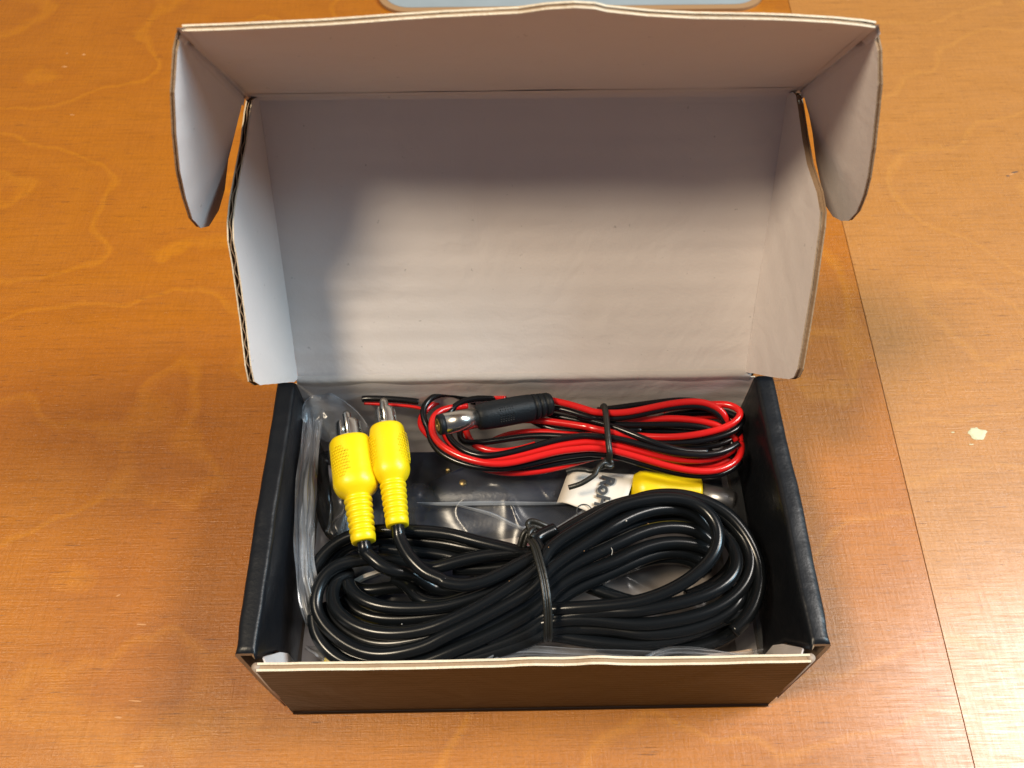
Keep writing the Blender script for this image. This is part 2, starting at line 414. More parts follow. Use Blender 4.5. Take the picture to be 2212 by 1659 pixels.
# hinge roll between back panel and lid
hl = lambda x, s, n: V((x, BD, BH)) + V((0, .5233, .85215))*s + V((0, -.85215, .5233))*n
g = G()
pr = [(-.014, .013), (-.004, .0105), (.001, .006), (.003, .0), (.0015, -.009)]
xs = [-.497+.988*k/60 for k in range(61)]; vs = []
for x in xs:
    w = .0016*noise.noise(V((x*10, 1, 3)))
    for (dz, dy) in ((-.016, 0), (-.008, -.0008), (-.001, -.002), (.005, -.0015), (.011, .002), (.016, .006)):
        vs.append(V((x, BD+dy+w, BH+dz)))
fs = [(i*6+k, i*6+k+1, (i+1)*6+k+1, (i+1)*6+k) for i in range(60) for k in range(5)]
g.add(vs, fs); g.build('lid_hinge', cardboard('hinge_liner', (.60, .55, .52), .2, rough=.42, spec=.6), box)

# double side walls with a broad rolled top
def side(sx, name_label):
    g = G(); ys = [BD*k/44 for k in range(45)]
    outp = [(.503, .003), (.507, .05), (.516, .12), (.526, .20), (.535, .27), (.540, .308), (.5412, .322), (.5400, .3285), (.5365, .3315), (.5270, .3325), (.5100, .3325), (.5045, .3315), (.5012, .328), (.4995, .321), (.498, .28), (.4975, .20), (.4965, .10), (.496, .004)]
    n = len(outp); t = .009
    inn = []
    for i in range(n):
        a = V(outp[max(i-1, 0)]); b = V(outp[min(i+1, n-1)]); d = (b-a).normalized(); inn.append(V(outp[i])+V((-d.y, d.x))*t*(1 if i < n else 1))
    rows = []
    for j, y in enumerate(ys):
        row = []
        for ring in (outp, inn):
            for (x, z) in ring:
                w = .0022*noise.noise(V((y*5, z*9, 3*sx)))+.0012*noise.noise(V((y*16, z*16+x*9, 7*sx)))
                u = min(1, j/2.0)
                yo = (.030*(z/BH)**1.5 if True else 0)
                if x < .507 and z < .329: yo = .020+.065*min(1, (BH-z)/.16)
                yy = yo + (BD-.002-yo)*(y/BD)
                bulge = -.004*math.exp(-((y-.02)/.03)**2)*(1 if x > .51 else 0)
                row.append(V((sx*(x+w+bulge), yy, z if z < .02 else z+.4*w)))
        rows.append(row)
    m_ = 2*n; vs = [p for r in rows for p in r]; fs = []; mi = []
    for j in range(len(ys)-1):
        for k in range(n-1):
            fs.append((j*m_+k, j*m_+k+1, (j+1)*m_+k+1, (j+1)*m_+k)); mi.append(0)
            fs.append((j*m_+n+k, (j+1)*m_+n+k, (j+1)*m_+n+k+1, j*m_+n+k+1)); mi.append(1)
    for j in (0, len(ys)-1):
        for k in range(n-1): fs.append((j*m_+k, j*m_+n+k, j*m_+n+k+1, j*m_+k+1)); mi.append(2)
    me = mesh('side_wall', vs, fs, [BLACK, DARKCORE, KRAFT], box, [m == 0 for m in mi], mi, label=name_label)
side(-1, 'left double wall'); side(1, 'right double wall')
# white corner flaps between front panel and the rolled side walls
for sx in (-1, 1):
    g = G(); pts = []
    x0 = .4935
    arc = [(0.013, .02), (0.013, BH-.006), (.018, BH-.003), (.024, BH-.008), (.030, BH-.020), (.037, BH-.038), (.050, BH-.075), (.070, BH-.13), (.085, BH-.19), (.085, .02)]
    for dx in (0, .003): pts += [V((sx*(x0-dx-.010*math.exp(-((y-.013)/.012)**2)), y, z)) for y, z in arc]
    n = len(arc); fs = [tuple(range(n)), tuple(range(2*n-1, n-1, -1))]+[(i, (i+1) % n, (i+1) % n+n, i+n) for i in range(n)]
    g.add(pts, fs); g.build('corner_flap', WHITE, box, False)
    # rounded corner where the front panel turns into the flap
    g = G(); tube(g, [(sx*.497, .008, .01), (sx*.499, .007, .17), (sx*.499, .009, BH-.006)], .0075, 12); g.build('corner_fold', plain('worn_corner', (.34, .26, .2), .7, nb=.4) if sx < 0 else bpy.data.materials['worn_corner'], box)

# lid panel
ls = V((0, .5233, .85215)); ln = V((0, -.85215, .5233)); H0 = V((0, BD, BH)); FAR = H0+ls*LL
Ml = frame(H0, (1, 0, 0), ls)
def L2(M, o, n, pix): return [local(M, onp(u, v, o, n)) for u, v in pix]
pc = L2(Ml, H0, ln, [(644, 817), (1612, 804), (1700, 207), (560, 217)])
lid = board('lid_panel', [p[:2] for p in pc], Ml, box, WHITE, BLACK, seed=14, flute=False, wob=.0008,
            warp=lambda x, y: .0035*noise.noise(V((x*2.2, y*2.6, 5)))+.0025*math.exp(-((x+.12)/.03)**2-((y-.44)/.02)**2))
# front flap of the lid
fd = V((0, -.61664, .78725)); fn = V((0, -.78725, -.61664))
Mf = frame(FAR, (1, 0, 0), fd)
assert (Mf.to_3x3() @ V((0, 0, 1))).dot(fn) > .9
def bow(p):  # top edge polyline from the photograph, right to left
    return p
pix = [(526, 209), (1732, 194), (1891, 60), (1860, 55), (1800, 50), (1700, 46), (1600, 44), (1500, 43), (1400, 40), (1310, 34), (1285, 29), (1240, 28), (1180, 32), (1120, 40), (1000, 45), (850, 50), (700, 56), (560, 61), (393, 68)]
pf = L2(Mf, FAR, fn, pix)
poly = [tuple(p[:2]) for p in pf]
board('lid_front_flap', poly, Mf, box, WHITE, BLACK, seed=21, wob=.0012, flute=False, th=.0095, lt=.0028, rec=.0009, core=KRAFT,
      warp=lambda x, y: -.006*math.exp(-(x/.22)**2)*(y/.38)+.002*noise.noise(V((x*6, y*6, 2))))
g = G(); vs = []
for k in range(61):
    t_ = -.02+1.04*k/60; a_ = onp(560+(1700-560)*t_, 219-10*t_, H0, ln); b_ = onp(526+(1732-526)*t_, 206-15*t_, FAR, fn)
    w = .0015*noise.noise(V((t_*12, 2, 5)))
    vs += [a_+ls*-.012+ln*.0008, a_+V((0, 0, w)), (a_+b_)/2+V((0, .004, .002+w)), b_+V((0, 0, w)), b_+fd*.010+fn*.0008]
g.add(vs, [(5*k+q, 5*k+q+1, 5*k+q+6, 5*k+q+5) for k in range(60) for q in range(4)])
g.add([v+V((0, .012, .006)) for v in vs], [(5*k+q, 5*k+5+q, 5*k+q+6, 5*k+q+1) for k in range(60) for q in range(4)])
g.build('lid_fold', WHITE, box)
# ears of the front flap
for sx, pix in ((-1, [(392, 74), (384, 110), (378, 200), (382, 290), (391, 370), (405, 430), (420, 475), (437, 494), (455, 490), (475, 455), (487, 410), (494, 345), (497, 300), (506, 255), (516, 228), (526, 210)]),
                (1, [(1886, 70), (1895, 110), (1896, 184), (1891, 235), (1881, 324), (1871, 386), (1861, 423), (1846, 460), (1829, 479), (1814, 479), (1796, 469), (1781, 445), (1773, 404), (1762, 349), (1755, 287), (1748, 250), (1733, 196)])):
    phi = math.radians(16); e = V((0, -.78725, -.61664))*math.cos(phi)+V((sx*math.sin(phi), 0, 0))
    o = FAR+V((sx*.507, 0, 0)); n = e.cross(fd).normalized()
    if n.x*sx > 0: n = -n
    ex = e if e.cross(fd).dot(n) > 0 else -e
    Me = frame(o, ex, fd)
    P = [tuple(p[:2]) for p in L2(Me, o, n, pix)]
    g = G(); vs = []
    ca, cb = ((392, 69), (526, 209)) if sx < 0 else ((1889, 62), (1732, 195))
    for k in range(21):
        t_ = -.02+1.04*k/20; u_, v_ = ca[0]+(cb[0]-ca[0])*t_, ca[1]+(cb[1]-ca[1])*t_
        a_ = onp(u_, v_+3, o, n); b_ = onp(u_-sx*1, v_, FAR, fn)
        vs += [a_+e*.012+n*.0006, a_, (a_+b_)/2+V((sx*.002, 0, 0)), b_, b_-V((sx*.010, 0, 0))+fn*.0006]
    fs = [(5*k+q, 5*k+q+1, 5*k+q+6, 5*k+q+5) for k in range(20) for q in range(4)]
    g.add(vs, fs); g.add([v+V((sx*.004, .003, .003)) for v in vs], [f[::-1] for f in fs])
    g.build('ear_fold', WHITE, box)
    board('lid_ear_flap', P, Me, box, WHITEX, BLACK, seed=30+sx, wob=.0012, flute=False, th=.008, rec=.0008, core=KRAFT, edge=KRAFT,
          warp=lambda x, y: -.05*max(0, abs(x)-.03)**2*1.2)
# side flaps of the lid
for sx, pix in ((-1, [(644, 817), (636, 826), (600, 828), (562, 832), (550, 824), (543, 790), (533, 700), (523, 625), (515, 570), (506, 520), (505, 480), (510, 432), (521, 372), (533, 310), (541, 242), (546, 216), (552, 211), (562, 213)]),
                (1, [(1610, 804), (1620, 806), (1662, 813), (1704, 819), (1714, 815), (1722, 798), (1728, 764), (1737, 710), (1749, 635), (1760, 555), (1769, 492), (1771, 458), (1764, 415), (1743, 353), (1732, 294), (1724, 238), (1719, 206), (1712, 200), (1700, 203)])):
    phi = math.radians(5); e = ln*math.cos(phi)+V((sx*math.sin(phi), 0, 0))
    o = H0+V((sx*.492, 0, 0))
    if sx > 0:
        a, b = onp(1610, 804, H0, ln), onp(1700, 207, H0, ln)
    else: a, b = onp(644, 817, H0, ln), onp(560, 217, H0, ln)
    hd = (b-a).normalized(); o = a
    n = e.cross(hd).normalized(); 
    if n.x*sx > 0: n = -n
    ex = e if e.cross(hd).dot(n) > 0 else -e
    Ms = frame(o, ex, hd)
    P = [tuple(p[:2]) for p in L2(Ms, o, n, pix)]
    board('lid_side_flap', P, Ms, box, WHITEX, BLACK, seed=40+sx, wob=.0014, flute=sx < 0, core=None if sx < 0 else KRAFT, th=.013, rec=.006 if sx < 0 else .0018,
          edge=KRAFT if sx > 0 else TORN)

# ------------------------------------------------------------------ coil of black video cable
video = thing('video_cable', 'thick black coiled video cable with two yellow plugs, tied in the middle', 'cable', (0, .2, .15))
A = lambda x, y: (637+x*.20425, 1097.9+y*.20425)
B = lambda x, y: (948.8+x*.20425, 1097.9+y*.20425)
Cc = lambda x, y: (1328.3+x*.20425, 1043.6+y*.20425)
Ec = lambda x, y: (1118.2+x*.2451, 1084.3+y*.2451)
def path(lst):
    out = []
    for it in lst:
        f, x, y, z = it; u, v = f(x, y) if f else (x, y); out.append(at(u, v, z))
    return out
R = .0134
strands = [
 # top arc of the right lobe that turns back over everything
 [(B,1010,470,.236),(B,900,465,.236),(B,700,475,.234),(B,450,500,.23),(B,210,555,.226),(B,0,620,.222),(A,1430,640,.218),(A,1300,590,.218),(A,1100,545,.225),(A,900,530,.232),(A,700,545,.235),(A,480,575,.236),(A,335,680,.234),(A,250,820,.23),(A,215,980,.226),(A,232,1100,.222),(A,310,1240,.22),(A,440,1370,.22),(A,640,1500,.222),(A,860,1555,.228),(A,1120,1530,.235),(A,1420,1450,.24),(B,0,1370,.245),(B,300,1240,.25),(B,620,1070,.255),(B,900,915,.262),(B,1060,815,.27),(Ec,250,590,.275),(Ec,520,420,.28),(Ec,800,240,.285),(Cc,0,450,.285),(Cc,250,310,.28),(Cc,550,255,.272),(Cc,780,290,.262),(Cc,930,400,.25),(Cc,1030,550,.238)],
 [(A,600,690,.20),(A,480,725,.212),(A,405,830,.222),(A,388,950,.228),(A,430,1080,.232),(A,545,1195,.235),(A,700,1275,.238),(A,900,1325,.242),(A,1150,1325,.246),(A,1400,1280,.25),(B,20,1225,.255),(B,300,1105,.26),(B,600,930,.265),(B,950,700,.275),(B,1100,590,.282),(Ec,250,410,.288),(Ec,500,255,.292),(Ec,820,80,.296),(Cc,0,255,.298),(Cc,280,175,.298),(Cc,560,150,.295),(Cc,800,185,.292),(Cc,960,280,.29),(Cc,1065,410,.288),(Cc,1100,560,.285),(Cc,1070,720,.282),(Cc,980,850,.278),(Cc,830,990,.272),(Cc,640,1110,.265),(Cc,400,1215,.258),(Cc,120,1285,.25),(Ec,600,925,.24),(Ec,330,945,.23),(Ec,100,960,.21),(Ec,-150,980,.19)],
 # second diagonal, to the outermost right loop
 [(A,340,1010,.20),(A,350,1080,.20),(A,430,1200,.205),(A,600,1340,.21),(A,800,1430,.215),(A,1050,1440,.222),(A,1300,1390,.228),(A,1600,1320,.235),(B,200,1210,.24),(B,430,1120,.246),(B,700,970,.254),(B,1030,745,.266),(Ec,180,500,.272),(Ec,400,360,.276),(Ec,700,180,.278),(Cc,150,190,.27),(Cc,420,120,.268),(Cc,700,120,.264),(Cc,950,185,.262),(Cc,1160,290,.258),(Cc,1320,450,.252),(Cc,1440,640,.246),(Cc,1520,830,.24),(Cc,1540,1030,.236),(Cc,1500,1230,.232),(Cc,1410,1420,.228),(Cc,1250,1570,.222)],
 [(A,560,780,.215),(A,590,870,.22),(A,700,970,.225),(A,860,1030,.228),(A,1060,1060,.23),(A,1300,1060,.232),(A,1600,1040,.235),(B,250,980,.238),(B,450,925,.24),(B,640,830,.242),(B,860,690,.244),(B,1040,570,.246),(Ec,190,390,.25),(Ec,430,240,.255),(Ec,740,60,.262),(Ec,1000,-10,.264),(Cc,500,60+70,.258),(Cc,800,150,.254),(Cc,1030,290,.25),(Cc,1230,410,.246),(Cc,1350,560,.244),(Cc,1430,730,.242),(Cc,1445,870,.24),(Cc,1400,1030,.238),(Cc,1290,1180,.236),(Cc,1100,1320,.235),(Cc,850,1415,.234),(Cc,500,1480,.23),(Cc,150,1510,.226),(Ec,600,1010,.222),(Ec,330,1050,.218),(Ec,100,1090,.20)],
 # lower inner left strands
 [(A,520,960,.19),(A,640,1090,.195),(A,820,1150,.198),(A,1060,1180,.20),(A,1400,1150,.205),(A,1650,1110,.21),(B,250,1060,.214),(B,520,950,.218),(B,800,770,.222),(B,1000,640,.226),(Ec,250,470,.23),(Ec,500,400,.232),(Cc,0,560,.23),(Cc,200,440,.23),(Cc,480,370,.228),(Cc,760,390,.224),(Cc,930,480,.22),(Cc,1060,650,.215)],
 # bottom left outer loop
 [(A,200,1130,.215),(A,205,1260,.212),(A,262,1400,.21),(A,370,1530,.208),(A,520,1630,.205),(A,750,1700,.204),(A,1050,1690,.206),(A,1400,1620,.21),(B,0,1560,.215),(B,300,1440,.22),(B,600,1310,.224),(B,900,1150,.228),(B,1100,1020,.234),(Ec,330,760,.24),(Ec,560,620,.244),(Cc,0,850,.246),(Cc,250,690,.246),(Cc,560,615,.242),(Cc,850,640,.236),(Cc,1030,720,.228)],
 [(A,180,900,.19),(A,170,1080,.19),(A,230,1230,.19),(A,330,1390,.19),(A,520,1540,.19),(A,800,1640,.19),(A,1150,1620,.194),(A,1500,1540,.20),(B,200,1400,.21),(B,520,1240,.22),(B,800,1080,.228),(B,1070,900,.24),(Ec,290,670,.25),(Ec,520,520,.258),(Cc,0,660,.262),(Cc,250,520,.26),(Cc,530,455,.255),(Cc,780,470,.248),(Cc,930,540,.24),(Cc,1030,640,.232)],
 [(A,600,1700,.18),(A,900,1760,.18),(A,1300,1720,.185),(B,100,1610,.19),(B,400,1520,.195),(B,700,1420,.20),(B,980,1300,.205),(B,1110,1200,.21),(Ec,350,850,.216),(Ec,560,740,.22),(Cc,80,900,.222),(Cc,330,770,.22),(Cc,620,710,.216),(Cc,850,760,.21),(Cc,980,860,.204)],
 [(B,0,1680,.185),(B,350,1590,.19),(B,700,1490,.194),(B,950,1400,.196),(B,1100,1340,.198),(Ec,300,1100,.2),(Ec,600,1110,.2),(Ec,950,1130,.2)],
 [(B,500,1420,.2),(B,800,1300,.205),(B,1000,1200,.21),(B,1110,1120,.214),(Ec,330,990+10,.22)],
 [(B,300,1180,.2),(B,650,1010,.205),(B,900,860,.21),(B,1080,700,.22),(Ec,260,560,.225),(Ec,560,420,.23),(Ec,800,300,.232)],
 # outermost back-left loop
 [(A,200,1080,.20),(A,165,900,.20),(A,175,760,.205),(A,215,620,.21),(A,300,490,.214),(A,430,370,.218),(A,600,280,.222),(A,820,235,.226),(A,1050,230,.23),(A,1300,240,.232),(A,1650,265,.234),(B,300,330,.236),(B,560,390,.238),(B,830,450,.238),(B,1000,520,.232),(Ec,200,420,.22),(Ec,330,520,.20)],
 [(A,290,800,.18),(A,330,600,.185),(A,480,430,.19),(A,700,340,.195),(A,1000,320,.198),(A,1350,345,.20),(A,1650,375,.203),(B,250,420,.206),(B,520,450,.208),(B,830,490,.208),(B,1000,560,.205)],
 [(A,900,420,.19),(A,1150,450,.19),(A,1500,480,.19),(B,100,500,.19),(B,400,590,.192),(B,700,560,.195),(B,960,530,.198)],
 [(B,150,640,.185),(B,400,650,.188),(B,700,620,.192),(B,960,560,.2)],
 # strand ending under plug lead
 [(A,1050,760,.19),(A,1190,800,.205),(A,1250,900,.215),(A,1340,980,.22),(A,1480,1015,.224),(A,1650,1000,.228),(B,250,940,.23),(B,420,900,.232),(B,620,790,.234),(B,820,650,.236),(B,1000,545,.238)],
 [(A,560,800,.18),(A,700,880,.185),(A,870,860,.188),(A,1080,830,.188),(A,1300,830,.186),(B,0,860,.186)],
 # lower right lobe
 [(Ec,-100,1050,.2),(Ec,330,1030,.215),(Ec,600,975,.228),(Ec,850,960,.238),(Cc,200,1360,.245),(Cc,480,1310,.25),(Cc,760,1250,.254),(Cc,980,1180,.256),(Cc,1150,1085,.256),(Cc,1260,970,.254),(Cc,1300,840,.252),(Cc,1270,700,.248),(Cc,1190,590,.244),(Cc,1080,480,.238)],
 [(Ec,200,1120,.19),(Ec,500,1110,.2),(Ec,900,1120,.205),(Cc,200,1600,.21),(Cc,600,1590,.214),(Cc,900,1520,.218),(Cc,1130,1420,.222),(Cc,1270,1310,.225),(Cc,1330,1190,.226),(Cc,1350,1080,.22),(Cc,1400,900,.21)],
 [(Ec,200,1160,.185),(Ec,420,1190,.187),(Ec,640,1230,.19),(Ec,950,1265,.192),(Ec,1200,1250,.195),(Ec,1450,1190,.2),(Ec,1680,1110,.205),(Ec,1850,1000,.212),(Cc,1400,1410,.216),(Cc,1455,1250,.22),(Cc,1460,1100,.222),(Cc,1430,960,.22),(Cc,1470,800,.21)],
 [(Ec,100,1200,.18),(Ec,400,1140,.182),(Ec,800,1170,.184),(Ec,1150,1190,.188),(Ec,1420,1120,.195),(Ec,1650,1020,.2),(Ec,1830,900,.2),(Ec,1900,780,.195)],
 [(Ec,700,1260,.175),(Ec,1000,1310,.176),(Ec,1300,1325,.178),(Ec,1550,1300,.18),(Ec,1780,1230,.182),(Ec,1930,1130,.185),(Ec,2020,1000,.187),(Ec,2060,850,.187),(Ec,2050,700,.185),(Ec,2000,560,.185)],
 [(Ec,500,1200,.165),(Ec,900,1215,.165),(Ec,1400,1260,.17),(Ec,1700,1180,.172),(Ec,1900,1040,.175),(Ec,1990,880,.175),(Ec,1990,700,.175)],
 # deep strands behind the upper right opening
 [(Cc,-200,1030,.20),(Cc,0,940,.20),(Cc,250,830,.20),(Cc,500,770,.198),(Cc,750,790,.195),(Cc,900,870,.19),(Cc,980,960,.19)],
 [(Ec,560,720,.19),(Ec,700,780,.19),(Ec,850,830,.19),(Ec,960,870,.19),(Ec,1080,890,.19)],
 [(Cc,1180,470,.2),(Cc,1260,620,.2),(Cc,1290,760,.198),(Cc,1230,900,.2),(Cc,1120,1020,.205),(Cc,960,1130,.21),(Cc,760,1200,.215)],
]
g = G()
for s_ in strands: tube(g, spline(path(s_), 7, relax=34), R, 14)
# the two free leads
P1a, P1b = at(786, 1172, .268), at(756, 950, .292)
P2a, P2b = at(859, 1137, .282), at(835, 922, .300)
d1 = (P1a-P1b).normalized(); d2 = (P2a-P2b).normalized()
tube(g, spline([P1a-d1*.02, P1a+d1*.008]+path([(A,745,460,.262),(A,820,530,.258),(A,920,610,.255),(A,1060,665,.25),(A,1200,690,.24),(A,1340,760,.22),(A,1500,850,.2),(B,200,860,.2)]), 8), R*1.02, 14)
tube(g, spline([P2a-d2*.02, P2a+d2*.008]+path([(A,1100,300,.278),(A,1155,425,.276),(A,1240,550,.275),(A,1380,680,.273),(A,1550,755,.272),(B,60,785,.271),(B,200,810,.27),(B,330,805,.27),(B,520,755,.27),(B,720,660,.272),(B,940,545,.276),(B,1060,470,.278),(Ec,160,330,.272),(Ec,330,240,.266)]), 8), R*1.02, 14)
g.build('cord', PVC, video)

for (u, v, z, rr_) in ((1353, 1125, .302, .0016), (1185, 1122+60, .300, .0009), (1100, 1255, .285, .0008), (1262, 1190, .300, .0008), (1400, 1131, .30, .0009), (868, 1348, .262, .0010)):
    g = G(); p = at(u, v, z); lathe(g, p-V((0, 0, rr_)), p+V((0, 0, rr_)), [(0, rr_*.3), (.3, rr_), (.7, rr_*.9), (1, rr_*.3)], 7); g.build('dust_speck', WEAR if rr_ < .001 else PAPER, video)
g = G(); tube(g, spline([at(1320, 1183, .307), at(1323, 1190, .308), at(1321, 1199, .306)], 6), .0004, 5); g.build('lint_hair', PAPER, video)
def rca(a, b, rb, rs, grips, lab):
    """a: cable end, b: mouth of the yellow moulding"""
    a, b = V(a), V(b); L = (b-a).length
    pr = [(0, rs*.55), (0, rs*.9), (.006, rs*1.0), (.055, rs*1.06), (.075, rs*1.04)]
    for k in range(6):
        t = .080+k*.056
        gsc = 1+.022*k
        pr += [(t, rs*.87*gsc), (t+.010, rs*.87*gsc), (t+.017, rs*1.06*gsc), (t+.028, rs*1.09*gsc), (t+.042, rs*1.06*gsc), (t+.048, rs*.87*gsc)]
    pr += [(.43, rs*1.12), (.47, rb*.84), (.505, rb*.94), (.545, rb), (.60, rb*.99), (.80, rb*.97), (.93, rb*.96), (.965, rb*.93), (.988, rb*.86), (1.0, rb*.74)]
    g = G(); X, Y, T = lathe(g, a, b, pr, 48, sq=.35, rot=math.radians(20)); body = g.build('plug', YEL, video, label=lab)
    for k, ang in enumerate(grips):
        g = G(); an = math.radians(ang); rad = X*math.cos(an)+Y*math.sin(an); tan = T.cross(rad)
        for i in range(-5, 6):
            for j in range(-3, 4):
                if (i/5.6)**2+(j/3.6)**2 > 1: continue
                r0 = rb*(1.085 if k == 0 else 1.10)
                th_ = (j+(.5 if i % 2 else 0))*.0062/rb; rr = X*math.cos(an+th_)+Y*math.sin(an+th_); tt = T.cross(rr)
                c = a+(b-a)*.73+T*i*.0066+rr*r0*.97
                w = .0026; vs = [c+T*w, c+tt*w, c-T*w, c-tt*w, c+rr*.0013+T*w*.4, c+rr*.0013+tt*w*.4, c+rr*.0013-T*w*.4, c+rr*.0013-tt*w*.4]
                g.add(vs, [(0, 1, 5, 4), (1, 2, 6, 5), (2, 3, 7, 6), (3, 0, 4, 7), (4, 5, 6, 7)])
        o = mesh('grip_knurl', g.v, g.f, YEL, None, False); o.parent = body; o.matrix_local = Matrix.Identity(4)
    # raised oval pads under the knurl
    for k, ang in enumerate(grips[:2]):
        an = math.radians(ang); rad = X*math.cos(an)+Y*math.sin(an); tan = T.cross(rad); g = G()
        c = a+(b-a)*.73+rad*rb*.90; N = 22; vs = [c+rad*rb*(.095 if k == 0 else .13)]
        for rr_, h in ((.62, .085), (.9, .05), (1.0, -.12)):
            for q in range(N):
                t_ = 2*math.pi*q/N; vs.append(c+T*.040*rr_*math.sin(t_)+tan*rb*.55*rr_*math.cos(t_)+rad*rb*(h-(.14*(rr_*math.cos(t_))**2)+(.04 if k else 0)))
        fs = [(0, 1+q, 1+(q+1) % N) for q in range(N)]
        for r_ in range(2):
            for q in range(N): l = (q+1) % N; fs.append((1+r_*N+q, 1+(r_+1)*N+q, 1+(r_+1)*N+l, 1+r_*N+l))
        g.add(vs, fs); o = mesh('grip_pad', g.v, g.f, YEL, None, True); o.parent = body
    # four metal fingers of the shell
    for q in range(4):
        g = G(); a0 = math.radians(35+90*q); n = 9; vs = []
        for t0, rr in ((-.01, rb*.60), (.010, rb*.60), (.034, rb*.585), (.041, rb*.555), (.043, rb*.51)):
            for s_ in (0, 1):
                for k in range(n):
                    aa = a0+math.radians(-27+54*k/(n-1)); vs.append(b+T*t0+(X*math.cos(aa)+Y*math.sin(aa))*(rr-(.0022 if s_ else 0)))
        fs = []
        for i in range(4):
            for k in range(n-1):
                o0, i0, o1, i1 = 2*i*n+k, 2*i*n+n+k, 2*(i+1)*n+k, 2*(i+1)*n+n+k
                fs += [(o0, o0+1, o1+1, o1), (i0+1, i0, i1, i1+1)]
            for k in (0, n-1): fs.append((2*i*n+k, 2*i*n+n+k, 2*(i+1)*n+n+k, 2*(i+1)*n+k))
        for k in range(n-1): fs.append((8*n+k, 8*n+k+1, 9*n+k+1, 9*n+k))
        g.add(vs, fs); o = mesh('shell_finger', g.v, g.f, STEEL, None, True); o.parent = body
    g = G(); lathe(g, b-T*.01, b+T*.070, [(0, .0095), (.88, .0095), (.96, .0075), (1, .003)], 16)
    o = mesh('centre_pin', g.v, g.f, STEEL, None, True); o.parent = body
    g = G(); lathe(g, b-T*.012, b+T*.008, [(0, rb*.45), (1, rb*.45)], 20)
    o = mesh('insulator', g.v, g.f, plain('white_insulator', (.6, .58, .5), .5) if 'white_insulator' not in bpy.data.materials else bpy.data.materials['white_insulator'], None, True); o.parent = body
    for c in body.children: c.matrix_local = Matrix.Identity(4)
    return X, Y, T
rca(P1a, P1b, .0465, .0240, (238, 8), 'left yellow plug')
rca(P2a, P2b, .0390, .0225, (-25, 200), 'right yellow plug')

# flat black tie round the coil
tie = thing('cable_tie', 'flat ridged black twist tie wrapped round the middle of the thick black coil', 'tie', (.05, .15, .2))
g = G()
strap = path([(B,960,330,.285),(B,1010,400,.297),(B,1050,530,.302),(B,1090,680,.303),(B,1120,830,.300),(B,1140,980,.293),(B,1150,1120,.28),(B,1152,1260,.262),(B,1150,1370,.235),(B,1148,1400,.20)])
side_v = V((1, .12, 0)).normalized()
for off, rr, fl in ((-.0052, .0036, 1), (.0052, .0036, 1), (0, .0022, 1)):
    tube(g, [p+side_v*off for p in spline(strap, 8)], rr, 8)
sp = spline(strap, 8); vs = []; 
for p in sp: vs += [p-side_v*.0082, p+side_v*.0082]
g.add(vs, [(2*i, 2*i+1, 2*i+3, 2*i+2) for i in range(len(sp)-1)]); g.build('strap', TIE, tie)
g = G(); tw = path([(B,975,215,.262),(B,990,270,.272),(B,985,320,.282)])
for ph in (0, math.pi):
    pts = []
    for i in range(25):
        t = i/24; p = tw[0].lerp(tw[2], t); a_ = ph+t*5.2; pts.append(p+V((math.cos(a_), .3*math.sin(a_), math.sin(a_)))*.0048)
    tube(g, pts, .0052, 8)
g.build('twist', TIE, tie)
for k, pts in enumerate(([(B,960,260,.262),(B,935,190,.262),(B,985,158,.262),(B,1090,195,.258),(B,1200,245,.248),(B,1290,290,.232),(B,1400,340,.205)], [(B,950,230,.26),(B,915,270,.258),(B,885,350,.25),(B,865,430,.24)])):
    g = G(); sp = spline(path(pts), 8)
    for off in (-.0048, .0048): tube(g, [p+V((0, off, off*.4)) if k == 0 else p+V((off, 0, 0)) for p in sp], .0056, 8)
    g.build('tie_end', TIE, tie)

